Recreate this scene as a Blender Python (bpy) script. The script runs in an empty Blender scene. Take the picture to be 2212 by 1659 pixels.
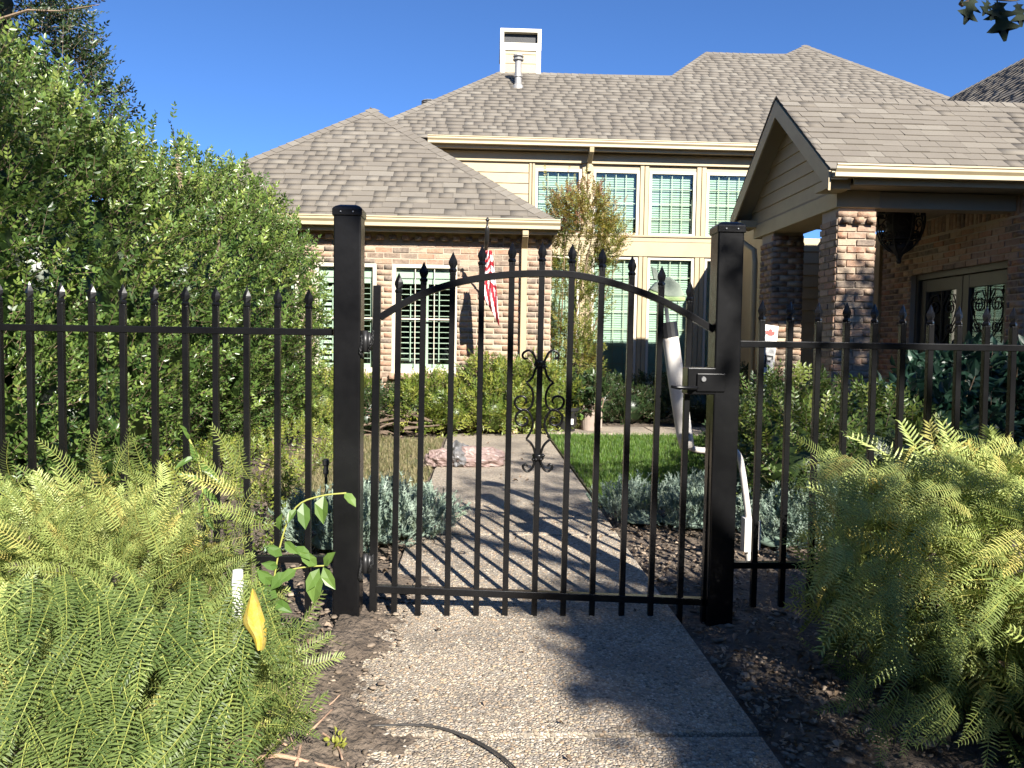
import bpy, math, random
import numpy as np
from mathutils import Matrix, Vector

random.seed(7)
rng = np.random.default_rng(11)
S = bpy.context.scene
COL = S.collection
R = math.radians

# ------------------------------------------------------------------ camera
YAW, PITCH, ROLL, FPX, CAMH = 2.4, 2.95, 0.86, 1650.0, 1.08      # FPX for a 2212 px wide picture
CAM_R = Matrix.Rotation(R(-YAW), 3, 'Z') @ Matrix.Rotation(R(90 - PITCH), 3, 'X') @ Matrix.Rotation(R(ROLL), 3, 'Z')
CAM_P = Vector((0, 0, CAMH))
cam = bpy.data.cameras.new('camera')
cam.sensor_width = 36.0
cam.lens = 36.0 * FPX / 2212.0
cam.clip_start = 0.05
cam.clip_end = 2000
camo = bpy.data.objects.new('camera', cam)
COL.objects.link(camo)
camo.matrix_world = Matrix.Translation(CAM_P) @ CAM_R.to_4x4()
S.camera = camo

# ------------------------------------------------------------------ sky and sun
SUN = Vector((0.307, -0.80, 0.515)).normalized()
world = bpy.data.worlds.new('World')
S.world = world
world.use_nodes = True
wn = world.node_tree.nodes
wl = world.node_tree.links
bg = wn['Background']
sky = wn.new('ShaderNodeTexSky')
sky.sky_type = 'NISHITA'
sky.sun_disc = False
sky.sun_elevation = math.asin(SUN.z)
sky.sun_rotation = math.atan2(SUN.x, SUN.y)
sky.air_density = 1.0
sky.dust_density = 0.2
sky.ozone_density = 10.0
sky.altitude = 3000
wl.new(sky.outputs['Color'], bg.inputs['Color'])
bg.inputs['Strength'].default_value = 0.078
sun = bpy.data.lights.new('sun', 'SUN')
sun.energy = 5.0
sun.angle = R(0.53)
sun.color = (1.0, 0.95, 0.87)
suno = bpy.data.objects.new('sun', sun)
COL.objects.link(suno)
suno.rotation_euler = SUN.to_track_quat('Z', 'Y').to_euler()
suno.location = (6, -10, 12)

S.view_settings.view_transform = 'Standard'
S.view_settings.look = 'None'
S.view_settings.exposure = 1.36
S.view_settings.gamma = 1.0
S.view_settings.use_curve_mapping = False
S.render.engine = 'CYCLES'
S.cycles.use_denoising = True
S.cycles.max_bounces = 10
S.cycles.diffuse_bounces = 4
S.cycles.transparent_max_bounces = 16
S.cycles.caustics_reflective = False
S.cycles.caustics_refractive = False


# ------------------------------------------------------------------ helpers
def at(px, py, Y=None, Z=None, X=None):
    """Point of the place seen at a pixel of the 2212 x 1659 picture, on a known wall (Y or X) or level (Z)."""
    d = CAM_R @ Vector(((px - 1106) / FPX, -(py - 829.5) / FPX, -1.0))
    t = Y / d.y if Y is not None else ((Z - CAMH) / d.z if Z is not None else X / d.x)
    return CAM_P + d * t


def on_plane(px, py, p0, n):
    d = CAM_R @ Vector(((px - 1106) / FPX, -(py - 829.5) / FPX, -1.0))
    return CAM_P + d * ((Vector(p0) - CAM_P).dot(n) / d.dot(n))


def proj_np(P):
    q = (np.asarray(P) - np.array(CAM_P)) @ np.array(CAM_R)
    z = -q[:, 2]
    zz = np.where(z > 0.05, z, 0.05)
    return 1106 + FPX * q[:, 0] / zz, 829.5 - FPX * q[:, 1] / zz, z


def tag(o, label=None, cat=None, group=None, kind=None):
    if label: o['label'] = label
    if cat: o['category'] = cat
    if group: o['group'] = group
    if kind: o['kind'] = kind
    return o


def empty(name, loc, label=None, cat=None, group=None, kind=None):
    o = bpy.data.objects.new(name, None)
    o.empty_display_size = 0.1
    COL.objects.link(o)
    o.location = loc
    return tag(o, label, cat, group, kind)


def base_of(parent):
    v = Vector((0, 0, 0))
    while parent is not None:
        v += parent.location
        parent = parent.parent
    return v


class MB:
    """Collects shapes in world coordinates; build() links them as one mesh object."""

    def __init__(s):
        s.v, s.f, s.m, s.r = [], [], [], []

    def add(s, vs, fs, mi=0, rnd=0.5):
        k = len(s.v)
        s.v += [tuple(v) for v in vs]
        s.f += [tuple(i + k for i in f) for f in fs]
        s.m += [mi] * len(fs)
        s.r += [rnd] * len(vs)
        return s

    def box(s, x0, x1, y0, y1, z0, z1, mi=0, rnd=0.5):
        vs = [(x, y, z) for z in (z0, z1) for y in (y0, y1) for x in (x0, x1)]
        return s.add(vs, [(0, 2, 3, 1), (4, 5, 7, 6), (0, 1, 5, 4), (1, 3, 7, 5), (3, 2, 6, 7), (2, 0, 4, 6)], mi, rnd)

    def obox(s, c, ax, ay, az, mi=0, rnd=0.5):
        c, ax, ay, az = Vector(c), Vector(ax), Vector(ay), Vector(az)
        vs = [c + ax * i + ay * j + az * k for k in (-1, 1) for j in (-1, 1) for i in (-1, 1)]
        return s.add(vs, [(0, 2, 3, 1), (4, 5, 7, 6), (0, 1, 5, 4), (1, 3, 7, 5), (3, 2, 6, 7), (2, 0, 4, 6)], mi, rnd)

    def bar(s, p, q, w, d, up=(0, 0, 1), mi=0, rnd=0.5):
        p, q = Vector(p), Vector(q)
        t = (q - p)
        side = t.cross(Vector(up))
        if side.length < 1e-6: side = t.cross(Vector((0, 1, 0)))
        side.normalize()
        nn = side.cross(t).normalized()
        return s.obox((p + q) / 2, side * w / 2, nn * d / 2, t / 2, mi, rnd)

    def tube(s, pts, rad, n=8, cap=True, mi=0, rnd=0.5, flat=1.0):
        pts = [Vector(p) for p in pts]
        if not hasattr(rad, '__len__'): rad = [rad] * len(pts)
        vs, fs = [], []
        ref = Vector((0.0, 1.0, 0.0))
        for i, p in enumerate(pts):
            t = (pts[min(i + 1, len(pts) - 1)] - pts[max(i - 1, 0)]).normalized()
            a = t.cross(ref)
            if a.length < 0.05: a = t.cross(Vector((1, 0, 0)))
            a.normalize()
            b = t.cross(a).normalized()
            for k in range(n):
                an = 2 * math.pi * (k + 0.5) / n
                vs.append(p + a * math.cos(an) * rad[i] + b * math.sin(an) * rad[i] * flat)
        for i in range(len(pts) - 1):
            for k in range(n):
                fs.append((i * n + k, i * n + (k + 1) % n, (i + 1) * n + (k + 1) % n, (i + 1) * n + k))
        if cap:
            fs.append(tuple(range(n))[::-1])
            fs.append(tuple((len(pts) - 1) * n + k for k in range(n)))
        return s.add(vs, fs, mi, rnd)

    def prism(s, poly, vec, mi=0, rnd=0.5):
        poly = [Vector(p) for p in poly]
        n = len(poly)
        vec = Vector(vec)
        vs = poly + [p + vec for p in poly]
        fs = [tuple(range(n))[::-1], tuple(range(n, 2 * n))]
        fs += [(i, (i + 1) % n, n + (i + 1) % n, n + i) for i in range(n)]
        return s.add(vs, fs, mi, rnd)

    def lathe(s, c, prof, n=16, mi=0, rnd=0.5, rot=0.0, sx=1.0, sy=1.0):
        c = Vector(c)
        vs, fs = [], []
        for (r, z) in prof:
            for k in range(n):
                a = 2 * math.pi * k / n + rot
                vs.append(c + Vector((math.cos(a) * r * sx, math.sin(a) * r * sy, z)))
        for i in range(len(prof) - 1):
            for k in range(n):
                fs.append((i * n + k, i * n + (k + 1) % n, (i + 1) * n + (k + 1) % n, (i + 1) * n + k))
        fs.append(tuple(range(n))[::-1])
        fs.append(tuple((len(prof) - 1) * n + k for k in range(n)))
        return s.add(vs, fs, mi, rnd)

    def build(s, name, mats, parent=None, smooth=False, bevel=0.0, kind=None, origin=None):
        b = base_of(parent)
        o3 = Vector(origin) if origin is not None else b
        me = bpy.data.meshes.new(name)
        me.from_pydata([(v[0] - o3.x, v[1] - o3.y, v[2] - o3.z) for v in s.v], [], s.f)
        if not isinstance(mats, (list, tuple)): mats = [mats]
        for m in mats: me.materials.append(m)
        if len(mats) > 1: me.polygons.foreach_set('material_index', s.m)
        a = me.attributes.new('rnd', 'FLOAT', 'POINT')
        a.data.foreach_set('value', s.r)
        if smooth: me.polygons.foreach_set('use_smooth', [True] * len(s.f))
        me.update()
        o = bpy.data.objects.new(name, me)
        COL.objects.link(o)
        o.parent = parent
        o.location = o3 - b
        if bevel:
            md = o.modifiers.new('bevel', 'BEVEL')
            md.width = bevel
            md.segments = 2
            md.limit_method = 'ANGLE'
        if kind: o['kind'] = kind
        return o


class Pieces:
    """Many alike pieces: the largest in the picture become objects sharing mesh data, the rest one joined mesh."""

    def __init__(s, templates):
        s.T = [(np.array(t[0], float), t[1], (t[2] if len(t) > 2 else None)) for t in templates]
        s.ti, s.M, s.P, s.R, s.own, s.ok = [], [], [], [], [], []

    def add(s, ti, M, loc, rnd, owner=None, single=True):
        s.ti.append(ti); s.M.append(M); s.P.append(loc); s.R.append(rnd); s.own.append(owner); s.ok.append(single)

    def mesh(s, name, idx, mats, b, tpl=None):
        V, F, L, MI, RN = [], [], [], [], []
        k = 0
        idx = np.asarray(idx, int)
        ti = np.array(s.ti)[idx]
        for t in range(len(s.T)):
            sel = idx[ti == t]
            if not len(sel): continue
            tv, tf, tm = s.T[t]
            M = np.array([s.M[i] for i in sel]); P = np.array([s.P[i] for i in sel])
            v = np.einsum('nij,vj->nvi', M, tv) + P[:, None, :]
            nv = len(tv)
            flat = np.array([i for f in tf for i in f])
            tot = np.array([len(f) for f in tf])
            F.append((flat[None, :] + (np.arange(len(sel)) * nv)[:, None] + k).ravel())
            L.append(np.tile(tot, len(sel)))
            MI.append(np.tile(np.array(tm if tm else [0] * len(tf)), len(sel)))
            RN.append(np.repeat(np.array([s.R[i] for i in sel]), nv))
            V.append(v.reshape(-1, 3))
            k += nv * len(sel)
        V = np.concatenate(V) - np.array(b); F = np.concatenate(F); L = np.concatenate(L)
        me = bpy.data.meshes.new(name)
        me.vertices.add(len(V)); me.vertices.foreach_set('co', V.astype(np.float32).ravel())
        me.loops.add(len(F)); me.loops.foreach_set('vertex_index', F.astype(np.int32))
        me.polygons.add(len(L))
        st = np.concatenate([[0], np.cumsum(L)[:-1]])
        me.polygons.foreach_set('loop_start', st.astype(np.int32))
        me.polygons.foreach_set('loop_total', L.astype(np.int32))
        for m in mats: me.materials.append(m)
        if len(mats) > 1: me.polygons.foreach_set('material_index', np.concatenate(MI).astype(np.int32))
        a = me.attributes.new('rnd', 'FLOAT', 'POINT')
        a.data.foreach_set('value', np.concatenate(RN).astype(np.float32))
        me.update(calc_edges=True)
        me.validate()
        return me

    def build(s, name, stuff_name, mats, parent, n_ind=300, keep=None, levels=6, rest_parent=None, rest_label=None):
        if not isinstance(mats, (list, tuple)): mats = [mats]
        n = len(s.ti)
        P = np.array([np.array(p) for p in s.P])
        s.P = P
        chosen = []
        if n_ind:
            px, py, z = proj_np(P)
            size = np.array([np.linalg.det(np.array(m)) ** (1 / 3) if np.linalg.det(np.array(m)) > 0 else 0.01 for m in s.M])
            sc = size / z
            good = (px > 15) & (px < 2197) & (py > 15) & (py < 1644) & (z > 0.3) & np.array(s.ok)
            if keep is not None: good &= keep(P, px, py, z)
            gi = np.where(good)[0]
            chosen = list(gi[np.argsort(-sc[gi])][:n_ind])
        cs = set(chosen)
        cache = {}
        for i in chosen:
            lv = int(min(levels - 1, max(0, s.R[i] * levels)))
            key = (s.ti[i], lv)
            if key not in cache:
                tv, tf, tm = s.T[s.ti[i]]
                me = bpy.data.meshes.new(name)
                me.from_pydata([tuple(v) for v in tv], [], [tuple(f) for f in tf])
                for m in mats: me.materials.append(m)
                if len(mats) > 1 and tm: me.polygons.foreach_set('material_index', tm)
                a = me.attributes.new('rnd', 'FLOAT', 'POINT')
                a.data.foreach_set('value', [(lv + 0.5) / levels] * len(tv))
                me.update()
                cache[key] = me
            o = bpy.data.objects.new(name, cache[key])
            COL.objects.link(o)
            own = s.own[i] if s.own[i] is not None else parent
            o.parent = own
            b = base_of(own)
            m = np.array(s.M[i])
            o.matrix_local = Matrix(((m[0, 0], m[0, 1], m[0, 2], P[i][0] - b.x), (m[1, 0], m[1, 1], m[1, 2], P[i][1] - b.y),
                                     (m[2, 0], m[2, 1], m[2, 2], P[i][2] - b.z), (0, 0, 0, 1)))
        rest = [i for i in range(n) if i not in cs]
        if rest:
            rp = rest_parent if rest_parent is not None else parent
            b = base_of(rp)
            o = bpy.data.objects.new(stuff_name, s.mesh(stuff_name, rest, mats, b))
            COL.objects.link(o)
            o.parent = rp
            o['kind'] = 'stuff'
            return o


def basis(y, z):
    """3x3 with column 1 along y and column 2 near z."""
    y = np.array(y, float); y /= np.linalg.norm(y) + 1e-9
    x = np.cross(y, np.array(z, float)); l = np.linalg.norm(x)
    if l < 1e-4:
        x = np.cross(y, np.array([0.3, 0.9, 0.2])); l = np.linalg.norm(x)
    x /= l
    return np.stack([x, y, np.cross(x, y)], axis=1)


def unit(v):
    v = np.array(v, float)
    return v / (np.linalg.norm(v) + 1e-9)


# ------------------------------------------------------------------ materials
MATS = {}


def mat(name, col, rough=0.6, metal=0.0, col2=None, nscale=6.0, nmix=0.5, bump=0.0, bscale=60.0, ramp=None,
        spec=0.5, trans=0.0, transcol=None, stretch=None, dirt=None, dscale=2.0, const=False, bdist=0.01):
    m = bpy.data.materials.new(name)
    m.use_nodes = True
    N, L = m.node_tree.nodes, m.node_tree.links
    bs = N['Principled BSDF']
    bs.inputs['Roughness'].default_value = rough
    bs.inputs['Metallic'].default_value = metal
    bs.inputs['Specular IOR Level'].default_value = spec
    geo = N.new('ShaderNodeNewGeometry')
    pos = geo.outputs['Position']
    if stretch:
        mp = N.new('ShaderNodeMapping')
        mp.inputs['Scale'].default_value = stretch
        L.new(pos, mp.inputs['Vector'])
        pos = mp.outputs['Vector']
    if ramp:
        at_ = N.new('ShaderNodeAttribute')
        at_.attribute_name = 'rnd'
        cr = N.new('ShaderNodeValToRGB')
        cr.color_ramp.interpolation = 'CONSTANT' if const else 'LINEAR'
        e = cr.color_ramp.elements
        while len(e) < len(ramp): e.new(0.5)
        for i, c in enumerate(ramp):
            e[i].position = (i / len(ramp)) if const else i / (len(ramp) - 1)
            e[i].color = (*c, 1)
        L.new(at_.outputs['Fac'], cr.inputs['Fac'])
        out = cr.outputs['Color']
    else:
        rgb = N.new('ShaderNodeRGB')
        rgb.outputs[0].default_value = (*col, 1)
        out = rgb.outputs[0]
    if col2 is not None:
        nz = N.new('ShaderNodeTexNoise')
        nz.inputs['Scale'].default_value = nscale
        nz.inputs['Detail'].default_value = 6
        nz.inputs['Roughness'].default_value = 0.65
        L.new(pos, nz.inputs['Vector'])
        mr = N.new('ShaderNodeMapRange')
        mr.inputs[1].default_value = 0.35; mr.inputs[2].default_value = 0.68
        mr.inputs[3].default_value = 0.0; mr.inputs[4].default_value = nmix
        L.new(nz.outputs['Fac'], mr.inputs[0])
        mx = N.new('ShaderNodeMix'); mx.data_type = 'RGBA'
        L.new(mr.outputs[0], mx.inputs['Factor'])
        L.new(out, mx.inputs['A'])
        mx.inputs['B'].default_value = (*col2, 1)
        out = mx.outputs['Result']
    if dirt is not None:
        nz = N.new('ShaderNodeTexNoise')
        nz.inputs['Scale'].default_value = dscale
        nz.inputs['Detail'].default_value = 8
        nz.inputs['Roughness'].default_value = 0.7
        L.new(geo.outputs['Position'], nz.inputs['Vector'])
        mr = N.new('ShaderNodeMapRange')
        mr.inputs[1].default_value = 0.5; mr.inputs[2].default_value = 0.72
        mr.inputs[3].default_value = 0.0; mr.inputs[4].default_value = 0.7
        L.new(nz.outputs['Fac'], mr.inputs[0])
        mx = N.new('ShaderNodeMix'); mx.data_type = 'RGBA'
        L.new(mr.outputs[0], mx.inputs['Factor'])
        L.new(out, mx.inputs['A'])
        mx.inputs['B'].default_value = (*dirt, 1)
        out = mx.outputs['Result']
    L.new(out, bs.inputs['Base Color'])
    if bump:
        nb = N.new('ShaderNodeTexNoise')
        nb.inputs['Scale'].default_value = bscale
        nb.inputs['Detail'].default_value = 5
        L.new(pos, nb.inputs['Vector'])
        bm = N.new('ShaderNodeBump')
        bm.inputs['Strength'].default_value = bump
        bm.inputs['Distance'].default_value = bdist
        L.new(nb.outputs['Fac'], bm.inputs['Height'])
        L.new(bm.outputs['Normal'], bs.inputs['Normal'])
    if trans:
        tr = N.new('ShaderNodeBsdfTranslucent')
        hs = N.new('ShaderNodeHueSaturation')
        hs.inputs['Value'].default_value = 1.5
        hs.inputs['Saturation'].default_value = 1.1
        L.new(out, hs.inputs['Color'])
        L.new(hs.outputs['Color'], tr.inputs['Color'])
        ms = N.new('ShaderNodeMixShader')
        ms.inputs['Fac'].default_value = trans
        L.new(bs.outputs[0], ms.inputs[1])
        L.new(tr.outputs[0], ms.inputs[2])
        L.new(ms.outputs[0], N['Material Output'].inputs['Surface'])
    MATS[name] = m
    return m


def glass_mat(name, tint, refl=1.0):
    m = bpy.data.materials.new(name)
    m.use_nodes = True
    N, L = m.node_tree.nodes, m.node_tree.links
    N.remove(N['Principled BSDF'])
    tr = N.new('ShaderNodeBsdfTransparent'); tr.inputs['Color'].default_value = (*tint, 1)
    gl = N.new('ShaderNodeBsdfGlossy'); gl.inputs['Roughness'].default_value = 0.015
    gl.inputs['Color'].default_value = (0.9, 0.95, 1, 1)
    fr = N.new('ShaderNodeFresnel'); fr.inputs['IOR'].default_value = 1.5
    mu = N.new('ShaderNodeMath'); mu.operation = 'MULTIPLY'; mu.inputs[1].default_value = refl
    mu.use_clamp = True
    L.new(fr.outputs[0], mu.inputs[0])
    nz = N.new('ShaderNodeTexNoise'); nz.inputs['Scale'].default_value = 1.3
    bm = N.new('ShaderNodeBump'); bm.inputs['Strength'].default_value = 0.05
    L.new(nz.outputs['Fac'], bm.inputs['Height'])
    L.new(bm.outputs['Normal'], gl.inputs['Normal'])
    mx = N.new('ShaderNodeMixShader')
    L.new(mu.outputs[0], mx.inputs['Fac'])
    L.new(tr.outputs[0], mx.inputs[1]); L.new(gl.outputs[0], mx.inputs[2])
    L.new(mx.outputs[0], N['Material Output'].inputs['Surface'])
    MATS[name] = m
    return m


def aggregate_mat():
    """Exposed aggregate concrete: cells of tan, grey and brown stones in grey cement."""
    m = bpy.data.materials.new('aggregate')
    m.use_nodes = True
    N, L = m.node_tree.nodes, m.node_tree.links
    bs = N['Principled BSDF']
    bs.inputs['Roughness'].default_value = 0.85
    geo = N.new('ShaderNodeNewGeometry')
    vo = N.new('ShaderNodeTexVoronoi'); vo.inputs['Scale'].default_value = 95
    ve = N.new('ShaderNodeTexVoronoi'); ve.inputs['Scale'].default_value = 95; ve.feature = 'DISTANCE_TO_EDGE'
    for v in (vo, ve): L.new(geo.outputs['Position'], v.inputs['Vector'])
    sep = N.new('ShaderNodeSeparateColor'); L.new(vo.outputs['Color'], sep.inputs[0])
    cr = N.new('ShaderNodeValToRGB')
    cs = [(0.20, 0.165, 0.125), (0.38, 0.315, 0.23), (0.52, 0.44, 0.335), (0.45, 0.335, 0.23), (0.60, 0.52, 0.41), (0.30, 0.265, 0.225)]
    e = cr.color_ramp.elements
    while len(e) < len(cs): e.new(0.5)
    for i, c in enumerate(cs):
        e[i].position = i / (len(cs) - 1); e[i].color = (*c, 1)
    L.new(sep.outputs[0], cr.inputs['Fac'])
    mr = N.new('ShaderNodeMapRange'); mr.inputs[1].default_value = 0.0; mr.inputs[2].default_value = 0.12
    L.new(ve.outputs['Distance'], mr.inputs[0])
    mx = N.new('ShaderNodeMix'); mx.data_type = 'RGBA'
    mx.inputs['A'].default_value = (0.22, 0.195, 0.16, 1)
    L.new(mr.outputs[0], mx.inputs['Factor']); L.new(cr.outputs['Color'], mx.inputs['B'])
    nz = N.new('ShaderNodeTexNoise'); nz.inputs['Scale'].default_value = 1.7; nz.inputs['Detail'].default_value = 7
    L.new(geo.outputs['Position'], nz.inputs['Vector'])
    m2 = N.new('ShaderNodeMapRange'); m2.inputs[1].default_value = 0.48; m2.inputs[2].default_value = 0.7
    m2.inputs[4].default_value = 0.7
    L.new(nz.outputs['Fac'], m2.inputs[0])
    mx2 = N.new('ShaderNodeMix'); mx2.data_type = 'RGBA'
    L.new(m2.outputs[0], mx2.inputs['Factor']); L.new(mx.outputs['Result'], mx2.inputs['A'])
    mx2.inputs['B'].default_value = (0.115, 0.10, 0.085, 1)
    L.new(mx2.outputs['Result'], bs.inputs['Base Color'])
    bm = N.new('ShaderNodeBump'); bm.inputs['Strength'].default_value = 0.9; bm.inputs['Distance'].default_value = 0.004
    m3 = N.new('ShaderNodeMapRange'); m3.inputs[2].default_value = 0.35
    L.new(ve.outputs['Distance'], m3.inputs[0])
    L.new(m3.outputs[0], bm.inputs['Height']); L.new(bm.outputs['Normal'], bs.inputs['Normal'])
    MATS['aggregate'] = m
    return m


aggregate_mat()
mat('soil', (0.08, 0.06, 0.043), 0.95, col2=(0.20, 0.155, 0.115), nscale=9, nmix=0.8, bump=0.8, bscale=45, bdist=0.03)
mat('turf_soil', (0.075, 0.085, 0.03), 0.95, col2=(0.13, 0.11, 0.06), nscale=12, nmix=0.8, bump=0.6, bscale=60)
mat('black_paint', (0.003, 0.003, 0.0035), 0.27, col2=(0.012, 0.012, 0.0125), nscale=4, nmix=0.6, bump=0.05, bscale=30, spec=0.3)
mat('weld', (0.03, 0.03, 0.03), 0.3, metal=0.6, bump=1.0, bscale=160)
mat('cream_paint', (0.41, 0.325, 0.19), 0.55, col2=(0.36, 0.285, 0.165), nscale=3, nmix=0.6, dirt=(0.34, 0.27, 0.16), dscale=3, bump=0.08, bscale=50)
mat('gutter_paint', (0.47, 0.385, 0.24), 0.45, col2=(0.46, 0.38, 0.23), nscale=3, nmix=0.6, dirt=(0.38, 0.30, 0.18), dscale=2.5)
mat('soffit', (0.30, 0.25, 0.17), 0.7, col2=(0.25, 0.21, 0.14), nscale=4)
mat('white_frame', (0.58, 0.53, 0.42), 0.4, col2=(0.50, 0.45, 0.35), nscale=5, nmix=0.5)
mat('blind', (0.50, 0.56, 0.49), 0.5, trans=0.15)
mat('shutter', (0.60, 0.61, 0.54), 0.45)
mat('room', (0.10, 0.095, 0.085), 0.9, col2=(0.07, 0.07, 0.065))  # room shade put into the wall colour so window gaps look dark
glass_mat('glass', (0.895, 0.962, 0.925), 1.1)
glass_mat('door_glass', (0.30, 0.36, 0.34), 2.2)
mat('mortar', (0.42, 0.35, 0.265), 0.95, col2=(0.33, 0.27, 0.20), nscale=8, bump=0.4, bscale=120)
BR0 = [(0.42, 0.24, 0.15), (0.50, 0.33, 0.22), (0.22, 0.15, 0.11), (0.46, 0.22, 0.13), (0.53, 0.40, 0.28), (0.16, 0.125, 0.10),
      (0.36, 0.22, 0.15), (0.55, 0.37, 0.25), (0.27, 0.20, 0.15), (0.48, 0.28, 0.18)]
BR = [(r * .72, g * .735, b * .72) for r, g, b in BR0]
mat('brick', None, 0.9, ramp=BR, const=True, col2=(0.44, 0.34, 0.25), nscale=22, nmix=0.55, dirt=(0.15, 0.11, 0.09), dscale=14, bump=0.6, bscale=70)
SH = [(0.158, 0.139, 0.113), (0.166, 0.146, 0.119), (0.173, 0.153, 0.125), (0.162, 0.142, 0.116), (0.169, 0.149, 0.121), (0.208, 0.187, 0.154), (0.165, 0.145, 0.118), (0.19, 0.169, 0.138)]
mat('shingle', None, 0.95, ramp=SH, const=True, col2=(0.13, 0.11, 0.085), nscale=90, nmix=0.5, dirt=(0.13, 0.112, 0.09), dscale=1.1, bump=0.5, bscale=350, bdist=0.004)
mat('underlay', (0.12, 0.10, 0.08), 0.95)
mat('galvanised', (0.34, 0.33, 0.31), 0.5, metal=0.3, col2=(0.22, 0.20, 0.18), nscale=9)
mat('door_wood', (0.060, 0.055, 0.042), 0.4, col2=(0.08, 0.07, 0.05), nscale=6)
mat('iron', (0.012, 0.012, 0.012), 0.55, bump=0.3, bscale=120)
mat('concrete', (0.40, 0.36, 0.30), 0.9, col2=(0.30, 0.27, 0.22), nscale=5, bump=0.3, bscale=90)
mat('bark', (0.16, 0.115, 0.08), 0.95, col2=(0.08, 0.06, 0.045), nscale=14, bump=0.9, bscale=35, bdist=0.03)
mat('twig', (0.24, 0.17, 0.11), 0.9, col2=(0.13, 0.09, 0.06), nscale=20, bump=0.4, bscale=120)
mat('pale_twig', (0.42, 0.27, 0.18), 0.9, col2=(0.25, 0.16, 0.11), nscale=20, bump=0.4, bscale=120)
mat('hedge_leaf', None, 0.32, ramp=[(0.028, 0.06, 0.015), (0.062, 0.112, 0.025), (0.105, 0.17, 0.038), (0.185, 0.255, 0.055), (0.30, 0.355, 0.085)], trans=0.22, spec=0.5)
mat('dark_leaf', None, 0.4, ramp=[(0.012, 0.026, 0.010), (0.022, 0.042, 0.014), (0.04, 0.07, 0.02)], trans=0.15)
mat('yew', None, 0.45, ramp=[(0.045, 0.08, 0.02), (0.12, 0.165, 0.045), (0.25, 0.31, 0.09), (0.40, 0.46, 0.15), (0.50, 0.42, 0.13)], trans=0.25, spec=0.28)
mat('yew_stem', None, 0.6, ramp=[(0.20, 0.23, 0.045), (0.30, 0.31, 0.07), (0.34, 0.28, 0.08)], trans=0.0)
mat('nandina', None, 0.4, ramp=[(0.07, 0.11, 0.02), (0.13, 0.18, 0.03), (0.21, 0.255, 0.042), (0.32, 0.32, 0.065)], trans=0.3)
mat('boxwood', None, 0.4, ramp=[(0.035, 0.06, 0.016), (0.06, 0.10, 0.022), (0.10, 0.15, 0.03), (0.17, 0.20, 0.04)], trans=0.25)
mat('azalea', None, 0.38, ramp=[(0.018, 0.036, 0.012), (0.03, 0.055, 0.018), (0.05, 0.085, 0.025)], trans=0.2)
mat('hydrangea', None, 0.45, ramp=[(0.010, 0.034, 0.020), (0.016, 0.05, 0.03), (0.03, 0.07, 0.04)], trans=0.2)
mat('myrtle', None, 0.45, ramp=[(0.09, 0.14, 0.026), (0.17, 0.21, 0.04), (0.28, 0.25, 0.055), (0.26, 0.16, 0.055), (0.22, 0.09, 0.05)], trans=0.35)
mat('juniper', None, 0.6, ramp=[(0.15, 0.215, 0.165), (0.23, 0.305, 0.24), (0.36, 0.44, 0.36), (0.24, 0.30, 0.20)], trans=0.15)
mat('grass', None, 0.5, ramp=[(0.045, 0.10, 0.016), (0.075, 0.15, 0.022), (0.12, 0.20, 0.03), (0.17, 0.24, 0.045)], trans=0.3)
mat('dry_grass', None, 0.7, ramp=[(0.09, 0.11, 0.03), (0.16, 0.15, 0.06), (0.25, 0.21, 0.11), (0.30, 0.25, 0.14)], trans=0.2)
mat('oak_leaf', None, 0.8, ramp=[(0.010, 0.020, 0.006), (0.028, 0.052, 0.014), (0.045, 0.075, 0.02)], trans=0.25)
mat('vine_leaf', None, 0.4, ramp=[(0.07, 0.14, 0.03), (0.11, 0.19, 0.04), (0.16, 0.25, 0.06)], trans=0.3)
mat('dry_leaf', None, 0.7, ramp=[(0.12, 0.08, 0.05), (0.24, 0.17, 0.11), (0.42, 0.33, 0.24), (0.16, 0.10, 0.065)], trans=0.15)
mat('yellow_leaf', (0.66, 0.50, 0.06), 0.6, col2=(0.66, 0.56, 0.20), nscale=45, nmix=0.8, trans=0.25, bump=0.2, bscale=40)
mat('pebble', None, 0.8, ramp=[(0.18, 0.14, 0.10), (0.38, 0.30, 0.21), (0.52, 0.43, 0.31), (0.43, 0.30, 0.185), (0.62, 0.54, 0.42), (0.25, 0.22, 0.19), (0.48, 0.37, 0.24), (0.36, 0.28, 0.20)], const=True, col2=(0.15, 0.125, 0.10), nscale=120, nmix=0.4, dirt=(0.15, 0.125, 0.10), dscale=1.7)
mat('rock', None, 0.85, ramp=[(0.10, 0.076, 0.055), (0.16, 0.12, 0.085), (0.36, 0.29, 0.215), (0.15, 0.11, 0.08)], col2=(0.11, 0.085, 0.062), nscale=30, nmix=0.5, bump=0.4, bscale=90)
mat('black_plastic', (0.015, 0.015, 0.016), 0.4, col2=(0.03, 0.03, 0.03), nscale=9)
mat('clay', (0.34, 0.27, 0.22), 0.85, col2=(0.24, 0.19, 0.16), nscale=12, bump=0.2, bscale=60)
mat('stake_wood', (0.50, 0.38, 0.25), 0.8, col2=(0.38, 0.28, 0.18), nscale=9, stretch=(8, 8, 1))
mat('white_metal', (0.72, 0.69, 0.64), 0.45, col2=(0.52, 0.44, 0.37), nscale=7, nmix=0.6, dirt=(0.36, 0.29, 0.24), dscale=9)
mat('white_plastic', (0.80, 0.79, 0.75), 0.35, col2=(0.66, 0.64, 0.58), nscale=12)
mat('grey_metal', (0.20, 0.21, 0.21), 0.5, metal=0.4)
mat('topper', (0.24, 0.29, 0.22), 0.4, col2=(0.32, 0.36, 0.30), nscale=9)
mat('topper_green', (0.30, 0.42, 0.16), 0.45)
mat('sign_white', (0.76, 0.74, 0.70), 0.6, col2=(0.66, 0.63, 0.58), nscale=6)
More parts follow.
